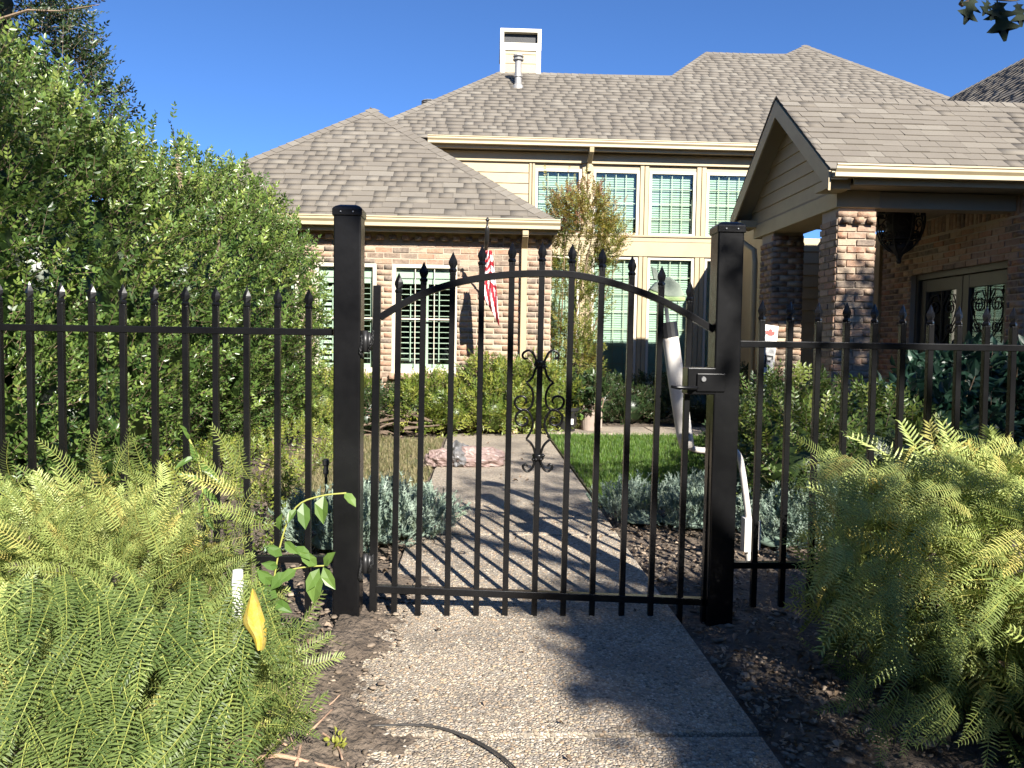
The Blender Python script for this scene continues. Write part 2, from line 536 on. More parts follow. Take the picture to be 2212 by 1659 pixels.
mat('sign_red', (0.60, 0.045, 0.035), 0.6)
mat('sign_black', (0.02, 0.02, 0.02), 0.6)
mat('flag_red', (0.50, 0.025, 0.04), 0.75, trans=0.25)
mat('flag_white', (0.80, 0.78, 0.76), 0.75, trans=0.25)
mat('bag_pink', (0.25, 0.17, 0.15), 0.5, col2=(0.31, 0.24, 0.215), nscale=14, nmix=0.8, bump=0.5, bscale=30, trans=0.1, bdist=0.02)
mat('bag_grey', (0.10, 0.10, 0.10), 0.35, col2=(0.24, 0.23, 0.23), nscale=18, nmix=0.8, bump=0.5, bscale=40)
mat('cable', (0.03, 0.028, 0.026), 0.5, col2=(0.10, 0.09, 0.08), nscale=30)
mat('metal_bright', (0.5, 0.5, 0.5), 0.3, metal=0.9)
M = MATS


# ------------------------------------------------------------------ foliage templates
def leaf_poly(l, w, fold=0.18, droop=0.12, base=(0, 0, 0), yaw=0.0, pitch=0.0, roll=0.0):
    """A leaf along +Y with two five-sided halves."""
    vs = np.array([(0, 0, 0), (-w * .42, l * .3, w * fold), (-w * .40, l * .66, w * fold - l * droop * .4), (0, l, -l * droop),
                   (w * .40, l * .66, w * fold - l * droop * .4), (w * .42, l * .3, w * fold), (0, l * .5, -l * droop * .15)])
    rm = np.array(Matrix.Rotation(yaw, 3, 'Z') @ Matrix.Rotation(pitch, 3, 'X') @ Matrix.Rotation(roll, 3, 'Y'))
    return vs @ rm.T + np.array(base), [(0, 6, 3, 2, 1), (0, 5, 4, 3, 6)]


def join(parts):
    V, F, MI, k = [], [], [], 0
    for p in parts:
        v, f = p[0], p[1]
        mi = p[2] if len(p) > 2 else 0
        V.append(np.array(v)); F += [tuple(i + k for i in q) for q in f]; MI += [mi] * len(f); k += len(v)
    return np.concatenate(V), F, MI


def strip(p, q, w, z=0.0):
    p, q = np.array(p, float), np.array(q, float)
    t = unit(q - p); s = unit(np.cross(t, [0, 0, 1])) * w / 2; u = np.array([0, 0, w / 2])
    return [p - s, p + s, p + u, q - s * .4, q + s * .4, q + u * .4], [(0, 1, 4, 3), (1, 2, 5, 4), (2, 0, 3, 5)]


def sprig(n, length, ll, lw, ang=55, seed=0, droop=0.12, curve=0.0, opposite=True, tip=True, lift=20, rolls=25):
    r = random.Random(seed)
    parts = [(*strip((0, 0, 0), (0, length, curve * length), ll * 0.07), 1)]
    rows = n // 2 if opposite else n
    for i in range(rows):
        f = (i + 0.6) / rows
        y = length * f
        z = curve * length * f * f
        for sd in ((-1, 1) if opposite else ((-1) ** i,)):
            sc = r.uniform(.75, 1.1) * (1 - .25 * f)
            parts.append(leaf_poly(ll * sc, lw * sc, r.uniform(.05, .3), droop * r.uniform(0, 2), (0, y, z),
                                   yaw=-sd * R(ang + r.uniform(-18, 18)), pitch=R(r.uniform(-10, lift)), roll=R(r.uniform(-rolls, rolls))))
    if tip: parts.append(leaf_poly(ll * .8, lw * .8, .2, droop, (0, length, curve * length), yaw=R(r.uniform(-25, 25)), pitch=R(lift)))
    return join(parts)


def yew_frond(seed, length=0.25, pairs=22, nl=0.034, arch=-0.12, vee=0.35, rib=0.0042, nw=0.0023, a0=76, da=36):
    """Flat spray of narrow needles on both sides of an arching yellow-green stem."""
    r = random.Random(seed)
    parts = []
    ax = lambda f: np.array([0.02 * math.sin(f * 2 + seed), length * f, length * (0.25 * f + (arch - 0.25) * f * f)])
    K = 5
    for i in range(K): parts.append((*strip(ax(i / K), ax((i + 1) / K), rib * (1.1 - .6 * i / K)), 1))
    for i in range(pairs):
        f = 0.10 + 0.9 * i / (pairs - 1)
        b = ax(f)
        l = nl * (0.55 + 0.6 * math.sin(math.pi * min(1, f * 0.9 + .08))) * r.uniform(.85, 1.12)
        an = R(a0 - da * f * f + r.uniform(-9, 9))
        for sd in (-1, 1):
            d = np.array([sd * math.sin(an), math.cos(an), vee * r.uniform(.5, 1.3)]); d = unit(d)
            wv = unit(np.cross(d, [0, 0, 1])) * nw
            m = b + d * l * .55 + np.array([0, 0, .002]); t = b + d * l + np.array([0, 0, -.004 * r.random()])
            parts.append(([b - wv * .7, b + wv * .7, m + wv, m - wv, t], [(0, 1, 2, 3), (3, 2, 4)], 0))
    return join(parts)


def juniper_spray(seed, length=0.14):
    r = random.Random(seed)
    parts = []

    def shoot(o, d, l, depth):
        o = np.array(o); d = unit(d)
        parts.append((*strip(o, o + d * l, .004), 0))
        n = 7
        for i in range(n):
            p = o + d * l * (i + .7) / n
            for k in range(3):
                e = unit(d * 1.0 + np.array([r.uniform(-1, 1), r.uniform(-1, 1), r.uniform(-.8, 1)]) * .9)
                w = unit(np.cross(e, [r.random(), r.random(), r.random()])) * .0028
                q = p + e * .019
                parts.append(([p - w, p + w, q], [(0, 1, 2)], 0))
        if depth:
            for k in range(4):
                f = r.uniform(.25, .9)
                shoot(o + d * l * f, d + np.array([r.uniform(-.9, .9), 0.2, r.uniform(-.2, .6)]), l * .45, 0)
    shoot((0, 0, 0), (0, 1, .15), length, 1)
    return join(parts)


def grass_tuft(seed, h, n=4, w=0.004, spread=.5):
    r = random.Random(seed)
    parts = []
    for i in range(n):
        a = r.uniform(0, 6.28); d = np.array([math.cos(a), math.sin(a), 0]); hh = h * r.uniform(.6, 1.15)
        b = d * r.uniform(0, .012); s = np.array([-d[1], d[0], 0]) * w / 2; k = r.uniform(.2, 1) * spread
        parts.append(([b - s, b + s, b + d * hh * k * .35 + [0, 0, hh * .65] + s * .7, b + d * hh * k * .35 + [0, 0, hh * .65] - s * .7,
                       b + d * hh * k + [0, 0, hh * .95]], [(0, 1, 2, 3), (3, 2, 4)], 0))
    return join(parts)


def rock_tpl(seed, flat=.6):
    r = random.Random(seed)
    vs = []
    for (z, rr, n) in ((-.5, .55, 5), (.05, 1.0, 6), (.62, .6, 5)):
        for k in range(n):
            a = 2 * math.pi * k / n + r.uniform(-.25, .25)
            q = rr * r.uniform(.8, 1.15)
            vs.append((math.cos(a) * q * .5, math.sin(a) * q * .5, z * flat * .5 * r.uniform(.85, 1.15)))
    fs = [(4, 3, 2, 1, 0), tuple(range(11, 16))]
    for k in range(6):
        fs.append((5 + k, 5 + (k + 1) % 6, min(11 + (k + 1) % 6, 15) if k < 5 else 11, min(11 + k, 15)))
    fs = [f if len(set(f)) == len(f) else tuple(dict.fromkeys(f)) for f in fs]
    for k in range(6):
        q = (min(k, 4), min((k + 1) % 6, 4) if k < 5 else 0, 5 + (k + 1) % 6, 5 + k)
        fs.append(tuple(dict.fromkeys(q)))
    return vs, [f for f in fs if len(f) > 2]


def lobed_leaf(seed=0, s=1.0):
    """Oak leaf with pointed lobes, along +Y."""
    prof = [(0, 0), (.02, .12), (.17, .20), (.09, .27), (.11, .34), (.36, .46), (.27, .50), (.12, .50), (.13, .58), (.34, .76), (.24, .80), (.12, .75), (.03, 1.0)]
    vs = [(x * s, y * s, .06 * s * math.sin(x * 6)) for x, y in prof]
    n = len(vs)
    mid = [(0, y * s, 0) for x, y in prof]
    left = [(-x * s, y * s, .06 * s * math.sin(x * 6)) for x, y in prof]
    V = vs + mid + left
    F = []
    for i in range(n - 1):
        a = (n + i, i, i + 1, n + i + 1) if i else (n, 1, n + 1)
        b = (n + i, n + i + 1, 2 * n + i + 1, 2 * n + i) if i else (n, n + 1, 2 * n + 1)
        F += [a, b]
    return V, F, [0] * len(F)


def lumps_scatter(pc, lumps, n, ntpl, scale=(0.8, 1.2), zmin=0.02, up=.4, out=.7, jit=.6, inner=.82, face='up', bias=None, rndf=None,
                  cut=None, owner=None, front=True):
    """Spread pieces over the skin of a union of ellipsoids, growing outwards."""
    C = np.array([l[0] for l in lumps], float); RR = np.array([l[1] for l in lumps], float)
    area = (RR[:, 0] * RR[:, 1] + RR[:, 1] * RR[:, 2] + RR[:, 0] * RR[:, 2])
    pr = area / area.sum()
    cnt = tries = 0
    cp = np.array(CAM_P)
    while cnt < n and tries < n * 14:
        tries += 1
        k = rng.choice(len(C), p=pr)
        d = unit(rng.normal(size=3))
        p = C[k] + RR[k] * d * rng.uniform(inner, 1.03)
        if p[2] < zmin: continue
        q = (p - C) / RR
        q2 = (q * q).sum(1)
        q2[k] = 9
        if (q2 < .72).any(): continue
        nn = unit(d / RR[k])
        if front and nn @ unit(cp - p) < -.25 and nn[2] < .4 and rng.random() < .65: continue
        if cut is not None and cut(p): continue
        lump = .5 + .5 * math.sin(p[0] * 7.3 + 1.7 * math.sin(p[2] * 6.1)) * math.sin(p[2] * 8.7 + p[1] * 6.9)
        if rng.random() < .30 * lump: continue
        y = nn * out + np.array([0, 0, up]) + rng.normal(size=3) * jit * .6
        if bias is not None: y = y + np.array(bias)
        if face == 'up': z = nn * .5 + np.array([0, 0, 1.0]) + rng.normal(size=3) * .3
        else: z = nn + rng.normal(size=3) * .25
        if face == 'spray':
            t = unit(np.cross(nn, rng.normal(size=3)))
            y = nn * out + t * .8 + np.array([0, 0, up]) + (np.array(bias) if bias is not None else 0)
        Mx = basis(y, z) * rng.uniform(*scale)
        rn = rndf(p, nn) if rndf else rng.random()
        pc.add(int(rng.integers(ntpl)), Mx, p, float(min(.999, max(0, rn))), owner)
        cnt += 1


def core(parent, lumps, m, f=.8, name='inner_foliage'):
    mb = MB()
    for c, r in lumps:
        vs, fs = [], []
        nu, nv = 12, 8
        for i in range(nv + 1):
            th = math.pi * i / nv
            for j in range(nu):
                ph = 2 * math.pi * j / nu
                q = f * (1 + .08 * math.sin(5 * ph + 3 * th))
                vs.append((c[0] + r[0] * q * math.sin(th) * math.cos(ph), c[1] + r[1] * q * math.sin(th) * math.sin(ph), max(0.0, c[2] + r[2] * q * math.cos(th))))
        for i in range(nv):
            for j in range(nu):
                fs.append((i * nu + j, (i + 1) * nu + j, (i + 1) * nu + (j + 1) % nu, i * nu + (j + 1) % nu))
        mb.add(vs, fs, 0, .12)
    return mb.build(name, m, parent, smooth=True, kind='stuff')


# ================================================================== SETTING
def graded(a, b, n, outer):
    xs = list(np.linspace(a, b, n))
    return np.array([a - o for o in outer[::-1]] + xs + [b + o for o in outer])


xs = graded(-5.5, 7.5, 200, [1.5, 6, 20, 80, 300]); ys = graded(-1.5, 13, 220, [2, 8, 25, 90, 400])
gx, gy = np.meshgrid(xs, ys)


def hsh(x, y):
    return (np.sin(x * 5.1 + 2 * np.sin(y * 3.3)) * np.sin(y * 6.3 + 1.7 * np.sin(x * 4.1)) * .5 + .5 * np.sin(x * 17 + y * 11) * np.sin(y * 19 - x * 7))


near = ((gx > -5.5) & (gx < 7.5) & (gy > -1.5) & (gy < 13)).astype(float)
gz = -0.032 + near * (0.014 * hsh(gx, gy) + 0.005 * rng.normal(size=gx.shape))
gz = np.where((gx > -.5) & (gx < .9) & (gy > -3) & (gy < 10), np.minimum(gz, -0.03), gz)
nx, ny = len(xs), len(ys)
mb = MB()
mb.v = [tuple(v) for v in np.stack([gx.ravel(), gy.ravel(), gz.ravel()], 1)]
mb.r = [.5] * len(mb.v)
mb.f = [(j * nx + i, j * nx + i + 1, (j + 1) * nx + i + 1, (j + 1) * nx + i) for j in range(ny - 1) for i in range(nx - 1)]
mb.m = [0] * len(mb.f)
tag(mb.build('ground', M['soil'], smooth=True), kind='structure')

PX0, PX1 = -0.39, 0.80
path = empty('path', (0.2, 5, 0), kind='structure')
for k, (y0, y1, dz) in enumerate([(-2.5, 2.053, -0.004), (2.070, 4.28, 0.0), (4.292, 6.60, .005), (6.612, 9.2, 0.0)]):
    MB().box(PX0 + .006 * k, PX1, y0, y1, -0.11, dz).build('slab', M['aggregate'], path, bevel=0.003)
walk = empty('house_walk', (2.2, 9.8, 0), kind='structure')
for (x0, x1) in ((.82, 2.2), (2.215, 3.6)):
    MB().box(x0, x1, 9.35, 10.15, -0.1, 0.002).build('slab', M['aggregate'], walk, bevel=0.008)

for (x0, x1, sgn, nm, lab) in ((-.62, -.02, 1, 'spilled_soil', 'dark soil spilling over the left edge of the path'),):
    mb = MB()
    X = np.linspace(x0, x1, 56); Y = np.linspace(1.3, 3.5, 150)
    GX, GY = np.meshgrid(X, Y)
    d = (GX - (PX0 if sgn > 0 else PX1)) * sgn
    wob = .05 * np.sin(GY * 4.1 + .6) + .04 * np.sin(GY * 9.7) + .035 * np.sin(GY * 23 + GX * 9) + .02 * np.sin(GY * 51 + GX * 31) if sgn > 0 else .02 * np.sin(GY * 6) + .02 * np.sin(GY * 15)
    reach = .085 + wob
    h = np.clip((reach - d) * .13, -.03, .018) + .008 * hsh(GX * 3, GY * 3) + .003 * rng.normal(size=GX.shape)
    h = np.minimum(h, np.where(d < -.15, -.012, 1))
    mb.v = [tuple(v) for v in np.stack([GX.ravel(), GY.ravel(), h.ravel()], 1)]; mb.r = [.5] * len(mb.v)
    mb.f = [(j * 56 + i, j * 56 + i + 1, (j + 1) * 56 + i + 1, (j + 1) * 56 + i) for j in range(149) for i in range(55)]; mb.m = [0] * len(mb.f)
    tag(mb.build(nm, M['soil'], smooth=True), lab, 'soil', kind='stuff')

# lawn sheets
tag(MB().box(.83, 3.4, 5.15, 9.3, -.06, -.012).build('lawn', M['turf_soil']), kind='structure')
tag(MB().box(-1.75, -.42, 5.3, 8.75, -.06, -.016).build('dry_lawn', M['turf_soil']), kind='structure')

# ================================================================== HOUSE
house = empty('house', (2.0, 11.0, 0), 'brick and cream house with grey shingled hip roofs behind the gate', 'house')

# ---- pieces shared over the whole house
bv = [(x, y, z) for z in (-.5, .5) for y in (-.5, .5) for x in (-.5, .5)]
BOXF = [(0, 2, 3, 1), (4, 5, 7, 6), (0, 1, 5, 4), (1, 3, 7, 5), (3, 2, 6, 7), (2, 0, 4, 6)]


def brick_tpl(seed):
    r = random.Random(seed)
    vs = []
    for (x, y, z) in bv:
        vs.append((x * (1 + r.uniform(-.03, .01)), y + (r.uniform(-.08, .05) if y < 0 else 0), z * (1 + r.uniform(-.16, .03))))
    return vs, BOXF


bricks = Pieces([brick_tpl(i) for i in range(6)])
# shingle tab: x along the course, y up the slope, z out of the roof; thick butt at y=0
sv = [(-.5, 0, .1), (.5, 0, .1), (-.5, 1, -.1), (.5, 1, -.1), (-.5, 0, 1), (.5, 0, 1), (-.5, 1, .15), (.5, 1, .15)]


def sh_tpl(seed):
    r = random.Random(seed)
    vs = [list(v) for v in sv]
    a, b = r.uniform(-.04, .04), r.uniform(-.04, .04)
    for i in (0, 4): vs[i][1] += a
    for i in (1, 5): vs[i][1] += b
    vs[4][2] += r.uniform(-.15, .25); vs[5][2] += r.uniform(-.15, .25)
    return [tuple(v) for v in vs], BOXF


shingles = Pieces([sh_tpl(i) for i in range(6)])
odd_sh = MB()     # tabs cut along hips


def lay_bricks(O, u, n, width, z0, z1, owner, openings=(), mod=(.2135, .0715), depth=.07, stagger=0.0):
    """Running bond on a wall face: O = lower corner, u along the wall, n outwards."""
    u = np.array(u, float); n = np.array(n, float); O = np.array(O, float)
    rows = int(round((z1 - z0) / mod[1]))
    for rr in range(rows):
        z = z0 + (rr + .5) * (z1 - z0) / rows
        a = -mod[0] * ((rr % 2) * .5 + stagger)
        spans = [(0, width)]
        for (o0, o1, oz0, oz1) in openings:
            if oz0 < z < oz1:
                nsp = []
                for (s0, s1) in spans:
                    if o1 <= s0 or o0 >= s1: nsp.append((s0, s1))
                    else:
                        if o0 > s0: nsp.append((s0, o0))
                        if o1 < s1: nsp.append((o1, s1))
                spans = nsp
        while a < width:
            for (s0, s1) in spans:
                l0, l1 = max(a, s0), min(a + mod[0], s1)
                if l1 - l0 < .03: continue
                w = l1 - l0 - .011
                c = O + u * ((l0 + l1) / 2) + n * (-depth / 2 + .007 + random.uniform(-.003, .004)) + np.array([0, 0, z])
                Mx = np.stack([u * w, -n * depth, np.array([0, 0, mod[1] - .0115])], 1)
                if np.linalg.det(Mx) < 0: Mx[:, 0] *= -1
                bricks.add(random.randrange(6), Mx, c, random.random(), owner, w > .06)
            a += mod[0]


def lay_shingles(O, u, s, n, rng_at, rows, owner, e=.143, t=.011, wid=(.15, .33), lim=None):
    """Courses of tabs on a roof plane. rng_at(b) gives the a-range of the plane at slope distance b."""
    O, u, s, n = Vector(O), Vector(u), Vector(s), Vector(n)
    for r in range(rows):
        b0 = r * e
        b1 = b0 + e * 1.12
        lo0, hi0 = rng_at(b0)
        lo1, hi1 = rng_at(b1)
        if hi0 - lo0 < .05: break
        a = lo0 - random.uniform(0, .2)
        while a < hi0:
            w = random.choice([.16, .18, .22, .27, .33]) if wid[1] > .3 else random.uniform(*wid)
            a0, a1 = max(a, lo0), min(a + w, hi0)
            a += w
            if a1 - a0 < .02: continue
            rn = random.random()
            whole = a0 >= max(lo0, lo1) and a1 <= min(hi0, hi1)
            if whole:
                c = O + u * ((a0 + a1) / 2) + s * (b0 + random.uniform(-.004, .004))
                Mx = np.stack([np.array(u) * (a1 - a0 - .003), np.array(s) * (e * 1.12), np.array(n) * t * random.uniform(.7, 1.3)], 1)
                if np.linalg.det(Mx) < 0: Mx[:, 0] *= -1
                shingles.add(random.randrange(6), Mx, np.array(c), rn, owner)
            else:
                c0, c1 = min(max(a0, lo1), hi1), min(max(a1, lo1), hi1)
                if c1 < c0: c0 = c1
                P = [O + u * a0 + s * b0, O + u * a1 + s * b0, O + u * c0 + s * b1, O + u * c1 + s * b1]
                vs = [P[0] + n * .001, P[1] + n * .001, P[2] - n * .001, P[3] - n * .001, P[0] + n * t, P[1] + n * t, P[2] + n * .002, P[3] + n * .002]
                odd_sh.add(vs, BOXF, 0, rn)


def hip_caps(p, q, owner, n1, n2, w=.13):
    """Cap shingles folded over a hip or ridge from p (low) to q (high)."""
    p, q = Vector(p), Vector(q)
    L = (q - p).length
    t = (q - p).normalized()
    n1, n2 = Vector(n1), Vector(n2)
    s1 = t.cross(n1).normalized() * w
    s2 = -t.cross(n2).normalized() * w
    nn = (n1 + n2).normalized()
    if s1.dot(nn) > 0: s1 = -s1
    if s2.dot(nn) > 0: s2 = -s2
    k = int(L / .14)
    for i in range(k):
        a = p + t * (i * L / k); b = p + t * ((i + 1.25) * L / k)
        u0, u1 = nn * .018, nn * .010
        vs = [a + s1 + u0, a + u0 * 1.3, a + s2 + u0, b + s1 + u1, b + u1 * 1.3, b + s2 + u1,
              a + s1 + u0 * .3, a + u0 * .4, a + s2 + u0 * .3]
        odd_sh.add(vs, [(0, 1, 4, 3), (1, 2, 5, 4), (6, 7, 1, 0), (7, 8, 2, 1)], 0, random.random())


GUT = [(0, 0), (-.015, 0), (-.03, .03), (-.03, .06), (-.012, .085), (-.012, .112), (-.12, .112), (-.12, .10), (-.104, .10), (-.104, .0)]


def gutter(x0, x1, Y, zt, parent=house):
    """K-profile gutter along X; Y = front lip, zt = top."""
    prof = [(Y + .0, zt), (Y, zt - .014), (Y + .012, zt - .02), (Y + .012, zt - .045), (Y + .04, zt - .075), (Y + .04, zt - .115),
            (Y + .125, zt - .115), (Y + .125, zt - .012), (Y + .118, zt - .012), (Y + .118, zt - .1), (Y + .05, zt - .1), (Y + .05, zt - .07), (Y + .022, zt - .042), (Y + .022, zt)]
    n = len(prof)
    vs = [(x0, y, z) for y, z in prof] + [(x1, y, z) for y, z in prof]
    fs = [(i, (i + 1) % n, n + (i + 1) % n, n + i) for i in range(n)] + [tuple(range(n)), tuple(range(n, 2 * n))[::-1]]
    return MB().add(vs, fs).build('gutter', M['gutter_paint'], parent)


def louvre_panel(x0, x1, z0, z1, Y, tilt, owner, pitch=.068, rails=True):
    """Shutter panel: frame plus separate louvres."""
    st = .04
    f = MB().box(x0, x0 + st, Y - .012, Y + .012, z0, z1).box(x1 - st, x1, Y - .012, Y + .012, z0, z1)
    f.box(x0 + st, x1 - st, Y - .011, Y + .011, z0, z0 + .07).box(x0 + st, x1 - st, Y - .011, Y + .011, z1 - .07, z1)
    f.build('shutter_frame', M['shutter'], owner)
    b = base_of(owner)
    w = x1 - x0 - 2 * st - .006
    me = bpy.data.meshes.new('louvre')
    h = .022
    prof = [(-h, 0), (-h * .5, .004), (h * .5, .004), (h, 0), (h * .5, -.004), (-h * .5, -.004)]
    n = len(prof)
    me.from_pydata([(-w / 2, y, z) for y, z in prof] + [(w / 2, y, z) for y, z in prof], [],
                   [(i, (i + 1) % n, n + (i + 1) % n, n + i) for i in range(n)] + [tuple(range(n)), tuple(range(n, 2 * n))[::-1]])
    me.materials.append(M['shutter'])
    k = int((z1 - z0 - .16) / pitch)
    for i in range(k):
        o = bpy.data.objects.new('louvre', me)
        COL.objects.link(o)
        o.parent = owner
        o.location = Vector(((x0 + x1) / 2, Y, z0 + .1 + (i + .5) * (z1 - z0 - .2) / k)) - b
        o.rotation_euler = (R(tilt + random.uniform(-3, 3)), 0, 0)
    MB().box((x0 + x1) / 2 - .006, (x0 + x1) / 2 + .006, Y - .045, Y - .033, z0 + .1, z1 - .1).build('tilt_rod', M['shutter'], owner)


# ---------------- left wing: brick walls with hip roof
WY = 9.7
WX0, WX1 = -4.0, 0.88
wins = [(-3.04, -2.28), (-2.08, -1.315), (-1.115, -0.305)]
WZ0, WZ1 = 0.70, 2.07
wing = MB()
WT = 2.50
segs = [WX0] + [v for w in wins for v in w] + [WX1]
for i in range(0, len(segs), 2):
    wing.box(segs[i], segs[i + 1], WY, WY + .12, WZ0, WZ1)
wing.box(WX0, WX1, WY, WY + .12, -.05, WZ0).box(WX0, WX1, WY, WY + .12, WZ1, WT)
wing.box(WX1 - .12, WX1, WY + .12, 13.4, -.05, WT).box(WX0, WX0 + .12, WY + .12, 13.4, -.05, WT)
wing_wall = wing.build('brick_wall', M['mortar'], house)
ops = [(a - WX0, b - WX0, WZ0, WZ1) for a, b in wins]
lay_bricks((WX0, WY, 0), (1, 0, 0), (0, -1, 0), WX1 - WX0, 0.0, 2.35, wing_wall, ops)
lay_bricks((WX1, WY, 0), (0, 1, 0), (1, 0, 0), 3.4, 0.0, 2.49, wing_wall, stagger=.25)
# dentil row: every second header brick stands proud, then a frieze row behind the shade
x = WX0 + .05
while x < WX1 - .05:
    for (dz, dy, w, rn) in ((2.39, .034, .085, None),):
        Mx = np.diag([w, .11, .058])
        bricks.add(random.randrange(6), Mx, np.array([x, WY - dy, dz]), random.random(), wing_wall)
    x += .158
lay_bricks((WX0, WY, 0), (1, 0, 0), (0, -1, 0), WX1 - WX0, 2.355, 2.50, wing_wall)
# brick sills
for a, b in wins:
    x = a - .03
    while x < b + .02:
        Mx = np.array(Matrix.Rotation(R(-12), 3, 'X') @ Matrix.Diagonal((.062, .14, .075)))
        bricks.add(random.randrange(6), Mx, np.array([x + .035, WY - .02, WZ0 - .045]), random.random(), wing_wall)
        x += .0735
    # room behind
    pass
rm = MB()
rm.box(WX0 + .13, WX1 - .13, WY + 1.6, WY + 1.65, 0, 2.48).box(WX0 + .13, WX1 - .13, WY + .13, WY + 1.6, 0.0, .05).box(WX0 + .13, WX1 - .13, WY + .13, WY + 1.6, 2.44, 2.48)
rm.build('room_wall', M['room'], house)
for wi, (a, b) in enumerate(wins):
    f = MB()
    t = .045
    f.box(a, a + t, WY - .004, WY + .07, WZ0, WZ1).box(b - t, b, WY - .004, WY + .07, WZ0, WZ1)
    f.box(a + t, b - t, WY - .002, WY + .068, WZ1 - t, WZ1).box(a + t, b - t, WY - .002, WY + .068, WZ0, WZ0 + t + .02)
    w = f.build('window', M['white_frame'], house)
    MB().box(a - .012, b + .012, WY - .05, WY + .02, WZ0 - .012, WZ0 + .022).build('sill', M['white_frame'], w, bevel=.004)
    MB().box(a + t, b - t, WY + .028, WY + .033, WZ0 + t, WZ1 - t).build('pane', M['glass'], w)
    mu = MB()
    for k in (1, 2):
        xx = a + t + (b - a - 2 * t) * k / 3
        mu.box(xx - .005, xx + .005, WY + .018, WY + .026, WZ0 + t, WZ1 - t)
    zz = (WZ0 + WZ1) / 2
    mu.box(a + t, b - t, WY + .012, WY + .027, zz - .010, zz + .010)
    mu.build('muntin', M['white_frame'], w)
    xm = (a + b) / 2
    MB().box(a + t, b - t, WY + .072, WY + .10, WZ1 - .17, WZ1 - t).build('shutter_header', M['shutter'], w)
    for (s0, s1, tl) in ((a + t, xm - .002, 62 if wi < 2 else 12), (xm + .002, b - t, 8 if wi else 60)):
        louvre_panel(s0, s1, WZ0 + t, WZ1 - .17, WY + .10, tl, w)

# roof of the wing
EZ, EY = 2.60, 9.47
SL = 0.79
AP = Vector((-1.71, 12.10, EZ + SL * (12.10 - EY)))
CR = Vector((AP.x + (AP.y - EY), EY, EZ)); CL = Vector((AP.x - (AP.y - EY), EY, EZ))
nF = Vector((0, -SL, 1)).normalized(); nR = Vector((SL, 0, 1)).normalized(); nL = Vector((-SL, 0, 1)).normalized()
back = 15.0
rf = MB()
th = Vector((0, 0, -.03))
for poly in ([CL, CR, AP], [CR, Vector((CR.x, back, EZ)), Vector((AP.x, back, AP.z)), AP], [Vector((CL.x, back, EZ)), CL, AP, Vector((AP.x, back, AP.z))]):
    rf.prism([p - Vector((0, 0, .004)) for p in poly], th)
wroof = rf.build('roof', M['underlay'], house)
sF = Vector((0, 1, SL)).normalized()
Ls = (AP - Vector((AP.x, EY, EZ))).length
half = AP.y - EY
lay_shingles((AP.x, EY - .03, EZ - .022), (1, 0, 0), sF, nF, lambda b: (-(half) * (1 - b / (Ls + .03)) - .0, half * (1 - b / (Ls + .03))), int(Ls / .143) + 1, wroof)
hip_caps(CR, AP, wroof, nF, nR); hip_caps(CL, AP, wroof, nF, nL)
hip_caps(AP, (AP.x, 14.2, AP.z), wroof, nR, nL)
sR = Vector((-1, 0, SL)).normalized()
lay_shingles((CR.x + .03, EY, EZ - .022), (0, 1, 0), sR, nR, lambda b: (min(half * b / Ls, half), 5.0), int(Ls / .143) + 1, wroof, wid=(.2, .4))
gutter(-4.4, .955, 9.345, EZ + .01)
MB().box(-4.36, .93, 9.475, 9.50, EZ - .16, EZ - .03).build('fascia', M['cream_paint'], house)
MB().box(-4.36, .93, 9.50, WY - .03, EZ - .115, EZ - .10).build('soffit_board', M['soffit'], house)
MB().box(WX0, WX1, WY - .026, WY - .012, EZ - .19, EZ - .117).build('frieze_board', M['cream_paint'], house)
MB().box(.90, .935, 9.505, 13.3, EZ - .16, EZ - .03).build('fascia', M['cream_paint'], house)
# downspout of the wing
dx, dzt = at(1133, 520, Y=9.64).x, 2.50
ds = MB()
ds.bar((dx, 9.44, 2.49), (dx, 9.44, 2.42), .075, .055, up=(0, 1, 0)).bar((dx, 9.44, 2.43), (dx, 9.64, 2.30), .075, .055)
ds.bar((dx, 9.645, 2.33), (dx, 9.645, .10), .075, .055, up=(0, 1, 0))
ds.build('downspout', M['cream_paint'], house, bevel=.006)

# ---------------- tall window wall of the main block
MY = 13.25
GE = 4.50    # eave level
mw = MB()
mx0, mx1 = -2.2, 5.15
cols = [(.903, 1.70), (1.904, 2.704), (2.876, 3.69), (3.877, 4.68)]
U0, U1, L0, L1 = 2.994, 4.105, .43, 2.63
edges = [mx0] + [v for c in cols for v in c] + [mx1]
for i in range(0, len(edges), 2):
    mw.box(edges[i], edges[i + 1], MY, MY + .14, L0, L1).box(edges[i], edges[i + 1], MY, MY + .14, U0, U1)
mw.box(mx0, mx1, MY, MY + .14, -.05, L0).box(mx0, mx1, MY, MY + .14, L1, U0).box(mx0, mx1, MY, MY + .14, U1, GE)
mw.build('wall', M['cream_paint'], house)
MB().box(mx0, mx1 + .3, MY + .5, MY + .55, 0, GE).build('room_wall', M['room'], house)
# lap siding left of the windows
z = 2.6
while z < 4.25:
    MB().add([(mx0, MY - .010, z), (.785, MY - .010, z), (mx0, MY - .004, z + .19), (.785, MY - .004, z + .19),
              (mx0, MY - .030, z), (.785, MY - .030, z), (mx0, MY - .012, z + .19), (.785, MY - .012, z + .19)],
             [(0, 1, 5, 4), (4, 5, 7, 6), (6, 7, 3, 2), (0, 4, 6, 2), (1, 3, 7, 5)]).build('siding_board', M['cream_paint'], house)
    z += .178
